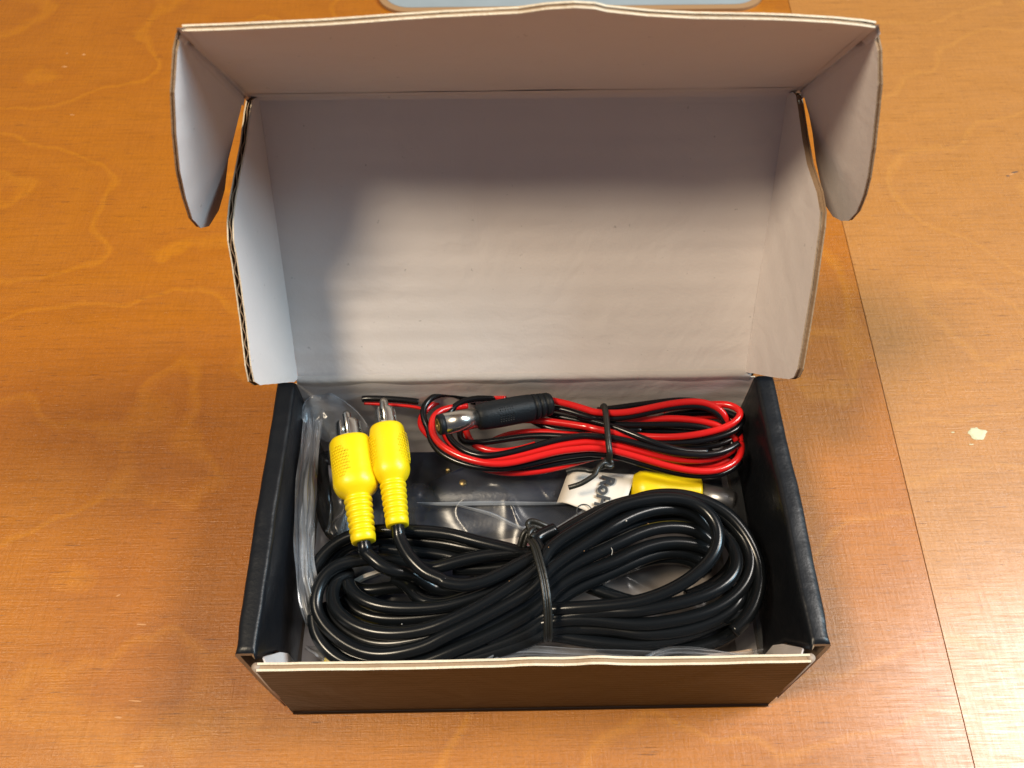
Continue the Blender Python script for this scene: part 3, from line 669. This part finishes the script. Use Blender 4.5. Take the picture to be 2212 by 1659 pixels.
# ------------------------------------------------------------------ red and black power lead
power = thing('power_cable', 'bundled thin red and black twin wire with a barrel plug, beside the back wall', 'cable', (.2, .5, .2))
D4 = lambda x, y: (881+x*.18382, 813.3+y*.18382)
D5 = lambda x, y: (1274.1+x*.15931, 840.3+y*.15931)
red = [
 [(D4,1640,275,.288),(D4,1760,295,.288),(D4,1950,340,.286),(D4,2150,405,.284),(D5,60,310,.284),(D5,200,325,.284),(D5,450,325,.286),(D5,750,270,.288),(D5,1080,200,.288),(D5,1380,168,.288),(D5,1580,190,.286),(D5,1740,260,.282),(D5,1830,360,.274),(D5,1850,450,.262)],
 [(D4,1300,510,.25),(D4,1500,510,.26),(D4,1800,545,.265),(D4,2100,590,.27),(D5,0,525,.274),(D5,200,568,.276),(D5,450,625,.274),(D5,700,700,.27),(D5,900,770,.262),(D5,1100,830,.25)],
 [(D4,700,345,.255),(D4,520,365,.262),(D4,400,395,.268),(D4,320,450,.272),(D4,280,540,.274),(D4,290,670,.275),(D4,370,790,.276),(D4,510,890,.277),(D4,700,970,.278),(D4,950,1025,.28),(D4,1200,1020,.28),(D4,1500,945,.28),(D4,1800,872,.28),(D4,2100,845,.28),(D5,0,805,.28),(D5,200,815,.278),(D5,400,855,.276),(D5,700,940,.274),(D5,1000,1030,.272),(D5,1300,1100,.27),(D5,1600,1120,.268),(D5,1830,1075,.266),(D5,1990,970,.264),(D5,2055,850,.258),(D5,2050,740,.25)],
 [(D4,420,640,.24),(D4,460,740,.245),(D4,560,850,.25),(D4,700,920,.255),(D4,950,975,.26),(D4,1200,950,.262),(D4,1500,880,.265),(D4,1800,805,.268),(D4,2100,770,.27),(D5,0,730,.27),(D5,220,745,.268),(D5,500,795,.266),(D5,800,880,.264),(D5,1100,945,.26),(D5,1400,975,.256),(D5,1700,945,.252),(D5,1900,860,.25),(D5,2020,750,.246)],
 [(D4,1700,720,.25),(D4,2000,700,.255),(D5,100,620,.255),(D5,400,620,.255),(D5,700,640,.26),(D5,1000,655,.268),(D5,1300,640,.275),(D5,1600,590,.28),(D5,1850,515,.284),(D5,1990,430,.286),(D5,2045,335,.286),(D5,2000,265,.284),(D5,1890,215,.28),(D5,1760,205,.276),(D5,1600,210,.27),(D5,1300,230,.26)],
 [(D5,300,480,.24),(D5,600,430,.245),(D5,900,405,.25),(D5,1150,398,.255),(D5,1400,418,.258),(D5,1600,455,.258),(D5,1760,505,.256),(D5,1900,600,.25),(D5,1990,700,.24)],
 [(D4,560,290,.235),(D4,620,215,.242),(D4,780,212,.25),(D4,960,235,.255),(D4,1150,260,.255)],
 [(D4,620,268,.225),(D4,460,268,.23),(D4,330,300,.232),(D4,220,380,.234),(D4,160,480,.236),(D4,150,570,.238),(D4,210,660,.24),(D4,300,740,.245)],
 [(D4,660,560,.22),(D4,690,650,.222),(D4,720,730,.224),(D4,780,800,.226),(D4,900,860,.228),(D4,1080,885,.23),(D4,1300,860,.232),(D4,1500,800,.235)],
 [(D4,1000,760,.215),(D4,1150,690,.225),(D4,1400,648,.235),(D4,1700,655,.24),(D4,2000,690,.245)],
 [(D4,700,1010,.22),(D4,950,1100,.225),(D4,1200,1135,.228),(D4,1500,1120,.23),(D4,1800,1060,.235),(D4,2150,960,.235),(D5,200,900,.235),(D5,400,930,.225)],
 [(D5,800,860,.225),(D5,1100,960,.225),(D5,1400,1040,.226),(D5,1700,1035,.228),(D5,1900,960,.23),(D5,2010,850,.23)],
 [(D5,1000,360,.225),(D5,1400,370,.228),(D5,1700,360,.23),(D5,1900,400,.235),(D5,2000,500,.235),(D5,2040,650,.235),(D5,2030,800,.235)],
]
blk = [
 [(D4,900,260,.245),(D4,640,245,.255),(D4,560,212,.262),(D4,450,200,.266),(D4,320,225,.268),(D4,215,310,.268),(D4,175,420,.266),(D4,200,530,.262),(D4,245,620,.258),(D4,265,740,.255),(D4,345,860,.254),(D4,480,960,.254),(D4,700,1045,.255),(D4,950,1085,.256),(D4,1200,1075,.258),(D4,1500,1015,.26),(D4,1800,945,.262),(D4,2150,905,.264),(D5,0,880,.264),(D5,250,890,.262),(D5,500,950,.26),(D5,900,1075,.256),(D5,1300,1165,.254),(D5,1650,1180,.252),(D5,1880,1120,.25),(D5,2040,980,.246)],
 [(D4,1100,255,.25),(D4,950,252,.258),(D4,760,262,.262),(D4,610,310,.264),(D4,500,400,.262),(D4,450,540,.26),(D4,470,670,.26),(D4,530,770,.262),(D4,640,860,.264),(D4,790,920,.266),(D4,960,935,.268),(D4,1200,895,.27),(D4,1500,815,.272),(D4,1800,735,.275),(D4,2050,695,.278),(D5,0,638,.28),(D5,230,650,.28),(D5,450,690,.28),(D5,750,770,.28),(D5,1050,850,.28),(D5,1400,895,.278),(D5,1680,885,.276),(D5,1880,825,.274),(D5,2010,740,.27)],
 [(D4,620,600,.22),(D4,610,700,.222),(D4,660,770,.226),(D4,800,780,.23),(D4,1000,760,.236),(D4,1300,712,.245),(D4,1600,690,.252),(D4,1850,710,.258),(D4,2100,700,.262)],
 [(D4,1640,370,.27),(D4,1800,380,.274),(D4,1980,435,.276),(D4,2150,485,.276),(D5,60,395,.274),(D5,250,400,.273),(D5,450,388,.275),(D5,750,330,.278),(D5,1080,255,.28),(D5,1370,228,.28),(D5,1590,255,.278),(D5,1730,330,.274),(D5,1810,420,.266),(D5,1830,520,.255)],
 [(D4,1640,440,.25),(D4,2000,520,.256),(D5,100,470,.258),(D5,300,480,.26),(D5,600,492,.26),(D5,900,485,.26),(D5,1200,488,.26),(D5,1450,505,.258),(D5,1650,550,.254),(D5,1800,640,.248)],
 [(D4,2000,480,.262),(D5,60,440,.27),(D5,280,500,.278),(D5,500,580,.284),(D5,720,670,.287),(D5,930,750,.286),(D5,1130,810,.282),(D5,1350,850,.276),(D5,1600,850,.27)],
 [(D5,600,700,.25),(D5,950,735,.258),(D5,1300,725,.262),(D5,1600,690,.266),(D5,1850,620,.268),(D5,2000,540,.268),(D5,2065,450,.266),(D5,2060,350,.262)],
 [(D5,100,290,.258),(D5,300,265,.26),(D5,700,210,.262),(D5,1050,165,.264),(D5,1250,152,.264),(D5,1500,170,.26),(D5,1750,250,.255)],
 [(D5,800,440,.235),(D5,1050,360,.24),(D5,1350,315,.245),(D5,1600,310,.248),(D5,1800,300,.25),(D5,1980,370,.25)],
 [(D4,1300,420,.235),(D4,1600,600,.24),(D4,1900,640,.245),(D5,100,560,.25),(D5,400,560,.25),(D5,700,555,.25)],
 [(D5,500,560,.235),(D5,1000,570,.235),(D5,1500,600,.235),(D5,1850,680,.235),(D5,1990,800,.235),(D5,1900,950,.235)],
 [(D5,1000,800,.235),(D5,1400,800,.238),(D5,1750,760,.24),(D5,1980,650,.24),(D5,2040,560,.24)],
 [(D4,300,300,.22),(D4,450,300,.225),(D4,600,275,.228),(D4,800,300,.23)],
 [(D4,1000,1060,.235),(D4,1400,1080,.24),(D4,1800,1010,.245),(D4,2150,950,.25),(D5,150,920,.25)],
]
RW = .0072
g = G()
for s_ in red: tube(g, spline(path(s_), 6, relax=12), RW*1.06, 12)
tube(g, spline([at(787, 871, .262), at(820, 873, .262), at(870, 876, .262), at(905, 881, .26), at(925, 890, .255)], 8), RW*.5, 12)
g.build('red_wire', REDPVC, power)
g = G()
for s_ in blk: tube(g, spline(path(s_), 6, relax=12), RW, 12)
tube(g, spline([at(783, 862, .270), at(800, 861, .272), at(840, 862, .272), at(880, 865, .270), at(904, 868, .268)], 8), lambda t: .0074, 14)
g.build('black_wire', BLKWIRE, power)
# barrel plug
T0, T1 = at(946, 918, .350), at(1190, 872, .290)
ax = (T1-T0); Lp = ax.length
g = G()
pr = [(0.32, .0165), (.325, .0225), (.345, .0262), (.39, .0282), (.52, .0298), (.70, .0298), (.80, .0288)]
for k in range(3):
    t = .815+k*.052; pr += [(t, .0284-.001*k), (t+.004, .0248-.001*k), (t+.014, .0246-.001*k), (t+.018, .0280-.0012*k)]
pr += [(.975, .0252), (.99, .0235), (1.0, .0185), (1.0, .008)]
X, Y, T = lathe(g, T0, T1, pr, 40, sq=.15); plug = g.build('barrel_plug', RUB, power)
def sub(name, g, mat, smooth=True):
    o = mesh(name, g.v, g.f, mat, None, smooth); o.parent = plug; o.matrix_local = Matrix.Identity(4); return o
g = G(); lathe(g, T0, T1, [(.045, .0222), (.335, .0222)], 32); sub('metal_sleeve', g, STEEL)
g = G(); lathe(g, T0, T1, [(.050, .011), (.0, .0115), (-.002, .0135), (.002, .0205), (.008, .0218), (.046, .0225), (.047, .0180)], 32); sub('insulating_tip', g, RUB)
g = G(); lathe(g, T0, T1, [(-.0026, .0134), (-.004, .0122), (-.002, .0094), (.02, .0088)], 28); sub('inner_contact', g, BRASS)
g = G(); lathe(g, T0, T1, [(-.0015, .0086), (.03, .0076)], 20); sub('bore', g, plain('bore_dark', (.12, .10, .06), .3, metal=.7))
g = G()
upd = (CAM-(T0+T1)/2); upd = (upd-T*upd.dot(T)).normalized(); tn = T.cross(upd)
for grp, rows in ((.35, (-.2, 0)), (-.42, (-.26, -.08, .1, .27))):
    for j, ro in enumerate(rows):
        for i in range(6):
            an = (grp+ro*.9); rr = upd*math.cos(an)-tn*math.sin(an) if tn.y < 0 else upd*math.cos(an)+tn*math.sin(an)
            c = T0+ax*(.50+i*.022)+rr*.0299; w = .0019; s1, s2 = T*w, T.cross(rr)*w
            g.add([c+s1, c+s2, c-s1, c-s2, c+rr*.0024], [(0, 1, 4), (1, 2, 4), (2, 3, 4), (3, 0, 4)])
sub('grip_dots', g, RUB, False)

# thin tie on the power lead
tie2 = thing('cable_tie', 'thin round black tie knotted round the red and black wire bundle', 'tie', (.2, .48, .2))
g = G(); lp = path([(D5,195,330,.27),(D5,175,260,.285),(D5,195,235,.296),(D5,215,330,.300),(D5,228,450,.300),(D5,240,600,.300),(D5,255,760,.298),(D5,268,860,.292),(D5,262,940,.28),(D5,235,990,.27)])
tube(g, spline(lp, 8), .0070, 10); g.build('tie_loop', TIE, tie2)
g = G(); c0 = at(*D5(225, 1010), .27); kn = []
for i in range(30):
    a_ = i/29*2.6*math.pi; kn.append(c0+V((.0085*math.cos(a_)+.003, .0085*math.sin(a_)*.9-.004*i/29, .006*math.sin(a_*.5))))
tube(g, kn, .0052, 10); g.build('knot', TIE, tie2)
g = G(); tube(g, spline(path([(D5,215,1040,.272),(D5,130,1070,.27),(D4,2160,1112,.268),(D4,2080,1095,.267),(D4,1960,1092,.265),(D4,1860,1120,.262)]), 8), .0056, 12); g.build('tie_end', TIE, tie2)
g = G(); tube(g, spline(path([(D5,245,1030,.272),(D5,190,1000,.28),(D5,110,1070,.278),(D4,2200,1150,.275),(D4,2120,1210,.272),(D4,2020,1265,.268),(D4,1890,1305,.262)]), 8), .0056, 12); g.build('tie_end', TIE, tie2)

# ------------------------------------------------------------------ things inside the clear bag
def rbox(g, M, hx, hy, hz, r=.006, m=0):
    """rounded box by bevel in bmesh"""
    bm = bmesh.new(); bmesh.ops.create_cube(bm, size=1)
    for v in bm.verts: v.co = V((v.co.x*hx*2, v.co.y*hy*2, v.co.z*hz*2))
    bmesh.ops.bevel(bm, geom=bm.edges[:], offset=r, segments=3, affect='EDGES')
    bm.verts.index_update(); g.add([M @ v.co for v in bm.verts], [tuple(v.index for v in f.verts) for f in bm.faces], m); bm.free()
def fr(o, ex, ey):
    ex, ey = V(ex).normalized(), V(ey).normalized(); n = ex.cross(ey).normalized(); ey = n.cross(ex)
    M = Matrix.Identity(4)
    for i in range(3): M[i][0], M[i][1], M[i][2], M[i][3] = ex[i], ey[i], n[i], V(o)[i]
    return M
mod = thing('plastic_housing', 'dark navy plastic housing with a small brass screw inside the clear bag', 'housing', (0, .38, .1))
c = at(1085, 1045, .13)
g = G()
def prism(g, top, z1, drop, m=0, taper=.015):
    n = len(top); cx = sum(p.x for p in top)/n; cy = sum(p.y for p in top)/n
    def off(p, d): q = V((p.x-cx, p.y-cy, 0)); return q.normalized()*d
    rings = [[V((p.x, p.y, z1))-off(p, .008) for p in top], [V((p.x, p.y, z1-.004))-off(p, .002) for p in top], [V((p.x, p.y, z1-.012)) for p in top], [V((p.x, p.y, z1-drop))+off(p, taper) for p in top]]
    g.add([p for r in rings for p in r], [tuple(range(n))]+[(i*n+k, i*n+(k+1) % n, (i+1)*n+(k+1) % n, (i+1)*n+k) for i in range(3) for k in range(n)], m)
prism(g, [at(u, v, .165) for u, v in ((925, 1040), (1010, 1000), (1140, 992), (1235, 1015), (1290, 1060), (1285, 1082), (1150, 1085), (945, 1085))][::-1], .165, .15)
g.build('cover', MODULE, mod)
g = G(); prism(g, [at(u, v, .140) for u, v in ((890, 1082), (1090, 1086), (1225, 1075), (1345, 1020), (1340, 1060), (1290, 1130), (1100, 1145), (900, 1170))][::-1], .140, .13)
g.build('body', MODULE, mod)
g = G(); s0 = at(1000, 1043, .166); lathe(g, s0-V((0, 0, .004)), s0+V((0, 0, .003)), [(0, .0085), (.7, .0085), (1, .0075)], 20); g.build('screw', BRASS, mod)
g = G(); s0 = at(967, 1015, .17); lathe(g, s0-V((0, 0, .02)), s0+V((0, 0, .003)), [(0, .005), (.8, .005), (1, .004)], 14); g.build('screw', BRASS, mod)
g = G(); lathe(g, at(880, 1075, .12), at(960, 1085, .12), [(0, .02), (.1, .033), (.4, .036), (.45, .031), (.55, .036), (.9, .036), (1, .03)], 24); g.build('lens_barrel', MODULE, mod)

darkener = thing('floor_darkener', 'flat dark filler added to darken the box floor beneath the bag and cable', 'filler', (0, .3, .04))  # invented slabs, added to keep the white box floor dark
g = G(); rbox(g, fr((-.18, .325, .045), (1, .0, 0), (0, 1, 0)), .24, .26, .030, .012); g.build('case', MODULE, darkener)
g = G(); rbox(g, fr((.27, .46, .05), (1, -.02, 0), (0, 1, 0)), .19, .12, .040, .012); g.build('dark_side_slab', MODULE, darkener)
bagc = thing('bagged_cable', 'dark looped lead packed inside the clear bag left of the housing', 'cable', (-.3, .4, .1))
g = G()
for off in (0, .03, .058):
    tube(g, spline([at(700, 985+off*200, .09+off), at(770-off*300, 1010, .10), at(830, 1060, .11), at(860, 1120, .10), at(800, 1180, .09), at(720, 1160, .09), at(690+off*300, 1080, .09)], 8, True), .012, 10, True)
g.build('loops', PVC, bagc)

tagp = thing('cable_label', 'white label printed RoHS wrapped round a lead inside the clear bag', 'label', (.15, .4, .15))
def sheet_obj(name, corners, z_of, mat, parent, nu=16, nv=12, th=.0012, frameless=True):
    (a, b, c_, d) = [V(p) for p in corners]; vs = []; fs = []
    for s_ in (0, 1):
        for j in range(nv+1):
            for i in range(nu+1):
                u, v = i/nu, j/nv; p = a.lerp(b, u).lerp(d.lerp(c_, u), v); p = p+V((0, 0, z_of(u, v)-s_*th)); vs.append(p)
    k = (nu+1)*(nv+1)
    for j in range(nv):
        for i in range(nu):
            q = j*(nu+1)+i; fs += [(q, q+1, q+nu+2, q+nu+1), (k+q, k+q+nu+1, k+q+nu+2, k+q+1)]
    for i in range(nu): fs += [(i, k+i, k+i+1, i+1), (nv*(nu+1)+i, nv*(nu+1)+i+1, k+nv*(nu+1)+i+1, k+nv*(nu+1)+i)]
    for j in range(nv): fs += [(j*(nu+1), (j+1)*(nu+1), k+(j+1)*(nu+1), k+j*(nu+1)), (j*(nu+1)+nu, k+j*(nu+1)+nu, k+(j+1)*(nu+1)+nu, (j+1)*(nu+1)+nu)]
    return mesh(name, vs, fs, mat, parent, True)
ZL = .206
cl = [at(1203, 1082, ZL), at(1222, 1018, ZL), at(1374, 1016, ZL), at(1345, 1140, ZL)]
curl = lambda u, v: -.016*(1-min(1, v/.12))**2-.018*max(0, (v-.85)/.15)**2+.003*math.sin(u*5+v*4)
sheet_obj('label_sheet', [at(1203, 1080, ZL), at(1228, 1012, ZL), at(1374, 1018, ZL), at(1338, 1130, ZL)], lambda u, v: -.016*(1-min(1, v/.15))**2*(1)+.0025*math.sin(v*6)-.012*max(0, (u-.85)/.15)**2, PAPER, tagp)
def text_obj(txt, p0, pdir, pup, size, mat, parent, name='lettering', bold=.0):
    cu = bpy.data.curves.new('lettering', 'FONT'); cu.body = txt; cu.size = size*S; cu.extrude = .0004*S; cu.offset = bold*size*S
    to = bpy.data.objects.new('tmp', cu); sc.collection.objects.link(to)
    dg = bpy.context.evaluated_depsgraph_get(); me = bpy.data.meshes.new_from_object(to.evaluated_get(dg))
    bpy.data.objects.remove(to); me.materials.clear(); me.materials.append(mat); me.name = name
    o = link(bpy.data.objects.new(name, me), parent)
    M = frame(p0, pdir, pup); o.matrix_local = Matrix.Translation(-parent.location) @ M if parent else M
    return o
q0, q1 = at(1302, 1025, ZL+.005), at(1280, 1104, ZL+.005)
rd = (q1-q0).normalized(); nn = V((0, 0, 1)); upv = nn.cross(rd)
text_obj('RoHS', q0, rd, upv, .041, INK, tagp, bold=.035)
q0 = at(1262, 1104, ZL+.004)
g = G(); cc = at(1262, 1104, ZL+.0045); tube(g, [cc+V((.016*math.cos(a), .016*math.sin(a), 0)) for a in [2*math.pi*k/28 for k in range(28)]], .0012, 6, True); g.build('ring_mark', INK, tagp)
q0 = at(1283, 1096, ZL+.004)
text_obj('QC', q0, rd, upv, .030, INK, tagp)

yp = thing('bagged_plug', 'yellow plug with a metal barrel seen through the clear bag beside the label', 'plug', (.3, .4, .15))
g = G(); a_, b_ = at(1362, 1056, .180), at(1512, 1068, .180)
lathe(g, a_, b_, [(0, .022), (.02, .030), (.12, .041), (.2, .043), (.45, .041), (.5, .0395), (.95, .0385), (.99, .0375), (1, .034)], 32); g.build('plug_body', YEL, yp)
g = G(); lathe(g, b_, at(1582, 1084, .172), [(0, .026), (.9, .026), (1, .024)], 28); g.build('metal_barrel', plain('dull_barrel', (.25, .25, .26), .35, metal=.9), yp)
g = G(); lathe(g, at(1240, 1050, .15), a_, [(0, .010), (1, .012)], 12); g.build('lead', PVC, yp)

yp2 = thing('bagged_plug', 'amber yellow plug end at the front left corner under the cable', 'plug', (-.37, .08, .08))
g = G(); lathe(g, at(700, 1425, .12), at(790, 1432, .10), [(0, .028), (.05, .033), (.5, .033), (1, .030)], 24); g.build('plug_body', YEL, yp2)

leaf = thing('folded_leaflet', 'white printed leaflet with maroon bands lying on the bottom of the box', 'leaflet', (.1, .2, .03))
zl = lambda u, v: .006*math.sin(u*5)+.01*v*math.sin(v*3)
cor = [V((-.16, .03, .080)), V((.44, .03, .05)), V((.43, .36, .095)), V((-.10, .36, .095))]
sheet_obj('sheet', cor, zl, plain('shade_toned_paper', (.20, .168, .142), .6, nb=.2, mott=.08), leaf)  # white paper with the shade under the coil put into its colour
def on_leaf(u, v, h=.0015):
    a, b, c_, d = cor; return a.lerp(b, u).lerp(d.lerp(c_, u), v)+V((0, 0, zl(u, v)+h))
def patch(name, u0, u1, v0, v1, mat):
    vs = []; fs = []; n = 6
    for j in range(n+1):
        for i in range(n+1): vs.append(on_leaf(u0+(u1-u0)*i/n, v0+(v1-v0)*j/n))
    for j in range(n):
        for i in range(n): q = j*(n+1)+i; fs.append((q, q+1, q+n+2, q+n+1))
    mesh(name, vs, fs, mat, leaf, True)
patch('maroon_band', .08, .24, .0, .25, MAROON); patch('maroon_band', .17, .235, .60, .99, MAROON)
# rounded outline boxes printed on the sheet
g = G()
for k in range(4):
    c0 = (.36, .80+.05*k); pts = []
    for (du, dv) in ((-.035, -.016), (-.04, 0), (-.035, .016), (.035, .016), (.04, 0), (.035, -.016)): pts.append(on_leaf(c0[0]+du, min(.99, c0[1]+dv), .002))
    tube(g, pts, .0008, 5, True)
g.build('printed_outline', INK, leaf)
st = thing('paper_strip', 'thin white curved paper edge showing inside the left loops of the thick cable', 'paper', (-.3, .2, .1))
g = G(); pts = spline([at(754, 1261, .175), at(775, 1246, .178), at(800, 1236, .178), at(819, 1230, .175)], 6)
vs = []
for p in pts: vs += [p+V((0, 0, .0015)), p+V((.002, -.0055, -.004)), p+V((.002, -.004, -.02)), p+V((0, .002, -.02))]
g.add(vs, [(4*i+k, 4*i+(k+1) % 4, 4*i+4+(k+1) % 4, 4*i+4+k) for i in range(len(pts)-1) for k in range(4)]); g.build('paper_edge', PAPER, st, False)
pc_ = thing('paper_corner', 'pale folded paper corner at the front right beneath the thick cable', 'paper', (.3, .05, .1))
sheet_obj('sheet', [at(1370, 1452, .19), at(1640, 1448, .15), at(1625, 1400, .15), at(1500, 1420, .17)], lambda u, v: .004*math.sin(u*6), cardboard('beige_card', (.62, .48, .38), .1), pc_)

# ------------------------------------------------------------------ clear plastic bag
bag = thing('plastic_bag', 'crumpled clear plastic bag lining the box under both cables', 'bag', (0, .3, .1))
def ridge(x, y, s, k): return 1-abs(noise.noise(V((x*s, y*s*.9, k))))*2.2
def bagz(x, y):
    z = .150+.02*noise.noise(V((x*2, y*2, 1)))
    z += .030*math.exp(-((x+.02)/.20)**2-((y-.42)/.10)**2)
    z += .045*math.exp(-((x-.36)/.17)**2-((y-.40)/.10)**2)+.030*math.exp(-((x-.14)/.10)**2-((y-.40)/.08)**2)
    z -= .030*math.exp(-((y-.62)/.10)**2)
    z -= .05*math.exp(-((y-.03)/.07)**2)
    z += .055*math.exp(-((x+.47)/.045)**2)*(.55+.45*math.sin(min(1, y/.3)*1.57))
    z += .012*max(0, ridge(x, y, 5, 3))**2+.006*max(0, ridge(x+.1*y, y, 11, 8))**3
    z -= .040*math.exp(-((x-.17)/.10)**2-((y-.40)/.075)**2)
    if x < -.30: z += .007*math.sin(x*90+3*noise.noise(V((x*3, y*5, 2))))*min(1, (-.30-x)/.1)
    return z
NX, NY = 230, 150; g = G(); vs = []; fs = []
for j in range(NY+1):
    for i in range(NX+1):
        x = -.482+.955*i/NX; y = .035+.565*j/NY
        if i == 0: x += .006*noise.noise(V((0, y*8, 1)))
        vs.append(V((x+.004*noise.noise(V((x*12, y*12, 3))), y, bagz(x, y))))
for j in range(NY):
    for i in range(NX): q = j*(NX+1)+i; fs.append((q, q+1, q+NX+2, q+NX+1))
mesh('bag_film', vs, fs, FILM, bag, True)
# gathered folds standing along the left wall
def strip(name, line, wid, dirv, mat, n=14, amp=.004, seed=1, parent=bag):
    pts = spline(line, 14); vs = []; fs = []
    for j, p in enumerate(pts):
        t = j/(len(pts)-1)
        for i in range(n+1):
            u = i/n; w = wid(t)
            vs.append(p+V(dirv)*w*u+V((amp*math.sin(u*9+seed+2*noise.noise(V((t*5, u*2, seed)))), 0, amp*1.4*math.sin(u*14+seed*2+3*noise.noise(V((t*4, u*3, seed+4)))))))
    for j in range(len(pts)-1):
        for i in range(n): q = j*(n+1)+i; fs.append((q, q+1, q+n+2, q+n+1))
    return mesh(name, vs, fs, mat, parent, True)
strip('side_fold', [at(657, 880, .25), at(647, 960, .25), at(636, 1060, .24), at(633, 1160, .235), at(638, 1260, .23), at(650, 1330, .22), at(668, 1368, .20)], lambda t: .052-.02*t, (.85, .05, -.35), FILMH, seed=1)
strip('side_fold', [at(668, 900, .262), at(660, 980, .262), at(656, 1060, .26), at(650, 1150, .255), at(655, 1240, .25), at(668, 1300, .23)], lambda t: .030, (.7, .0, -.6), FILMH, seed=5, amp=.003)
strip('side_fold', [at(705, 930, .20), at(712, 1000, .20), at(716, 1080, .20), at(700, 1150, .19)], lambda t: .05, (.9, .0, -.2), FILM, seed=9, amp=.006)
# rounded top corner of the bag leaning on the back wall
vs = []; fs = []; nr, na = 16, 26
c0 = at(715, 955, .20)
rim = [at(u, v, z) for u, v, z in ((652, 905, .25), (655, 875, .262), (672, 856, .275), (700, 850, .28), (730, 858, .28), (760, 880, .272), (785, 905, .262), (800, 935, .25), (812, 965, .235), (822, 1010, .22))]
rim = spline(rim, 5)
for j, p in enumerate(rim):
    for i in range(nr+1):
        u = i/nr; q = c0.lerp(p, u); q = q+V((0, -.012*math.sin(u*3.1)+.006*noise.noise(V((j*.14, u*3, 2))), .008*noise.noise(V((j*.2, u*5, 7)))+.006*max(0, ridge(j*.03, u, 5, 3))**2)); vs.append(q)
for j in range(len(rim)-1):
    for i in range(nr): q = j*(nr+1)+i; fs.append((q, q+1, q+nr+2, q+nr+1))
mesh('bag_mouth', vs, fs, FILMH, bag, True)
g = G(); tube(g, [p+V((0, 0, .0005)) for p in rim], .0013, 6); g.build('bag_lip', FILMH, bag)
# crease lines pressed in the film over the housing
for k, ln_ in enumerate(([(900, 1085, .20), (960, 1086, .20), (1050, 1084, .20), (1150, 1085, .20), (1262, 1084, .20)], [(985, 1089, .2), (1060, 1108, .2), (1110, 1132, .2), (1172, 1153, .2)], [(1172, 1153, .2), (1215, 1132, .2), (1280, 1090, .2), (1375, 1028, .205)], [(1240, 1146, .19), (1300, 1132, .19), (1370, 1128, .19), (1460, 1140, .19)])):
    g = G(); pts = spline([at(*p) for p in ln_], 10); vs = []
    for i, p in enumerate(pts):
        w = .0026*math.sin(math.pi*(i+.5)/len(pts))+.0006
        vs += [p+V((0, w*1.6, -.005)), p+V((0, w*.4, -.0006)), p, p+V((0, -w*.5, -.001)), p+V((0, -w*1.6, -.006))]
    fs = [(5*i+q, 5*i+q+1, 5*i+q+6, 5*i+q+5) for i in range(len(pts)-1) for q in range(4)]
    g.add(vs, fs); g.build('crease_fold', FILMH, bag)
# film bunched against the front wall
strip('front_fold', [at(1040, 1425, .20), at(1120, 1395, .19), at(1250, 1400, .19), at(1400, 1405, .19), at(1560, 1410, .19), at(1640, 1400, .19)], lambda t: .022, (0, -.9, -.2), FILMH, seed=12, amp=.006)
strip('front_fold', [at(1360, 1440, .24), at(1430, 1402, .22), at(1500, 1398, .22), at(1600, 1412, .21), at(1650, 1420, .2)], lambda t: .015, (0, -.8, -.4), FILMH, seed=17, amp=.004)
strip('front_fold', [at(652, 1400, .16), at(690, 1425, .15), at(700, 1440, .15)], lambda t: .05, (.9, .3, -.2), FILMH, seed=21, amp=.004)
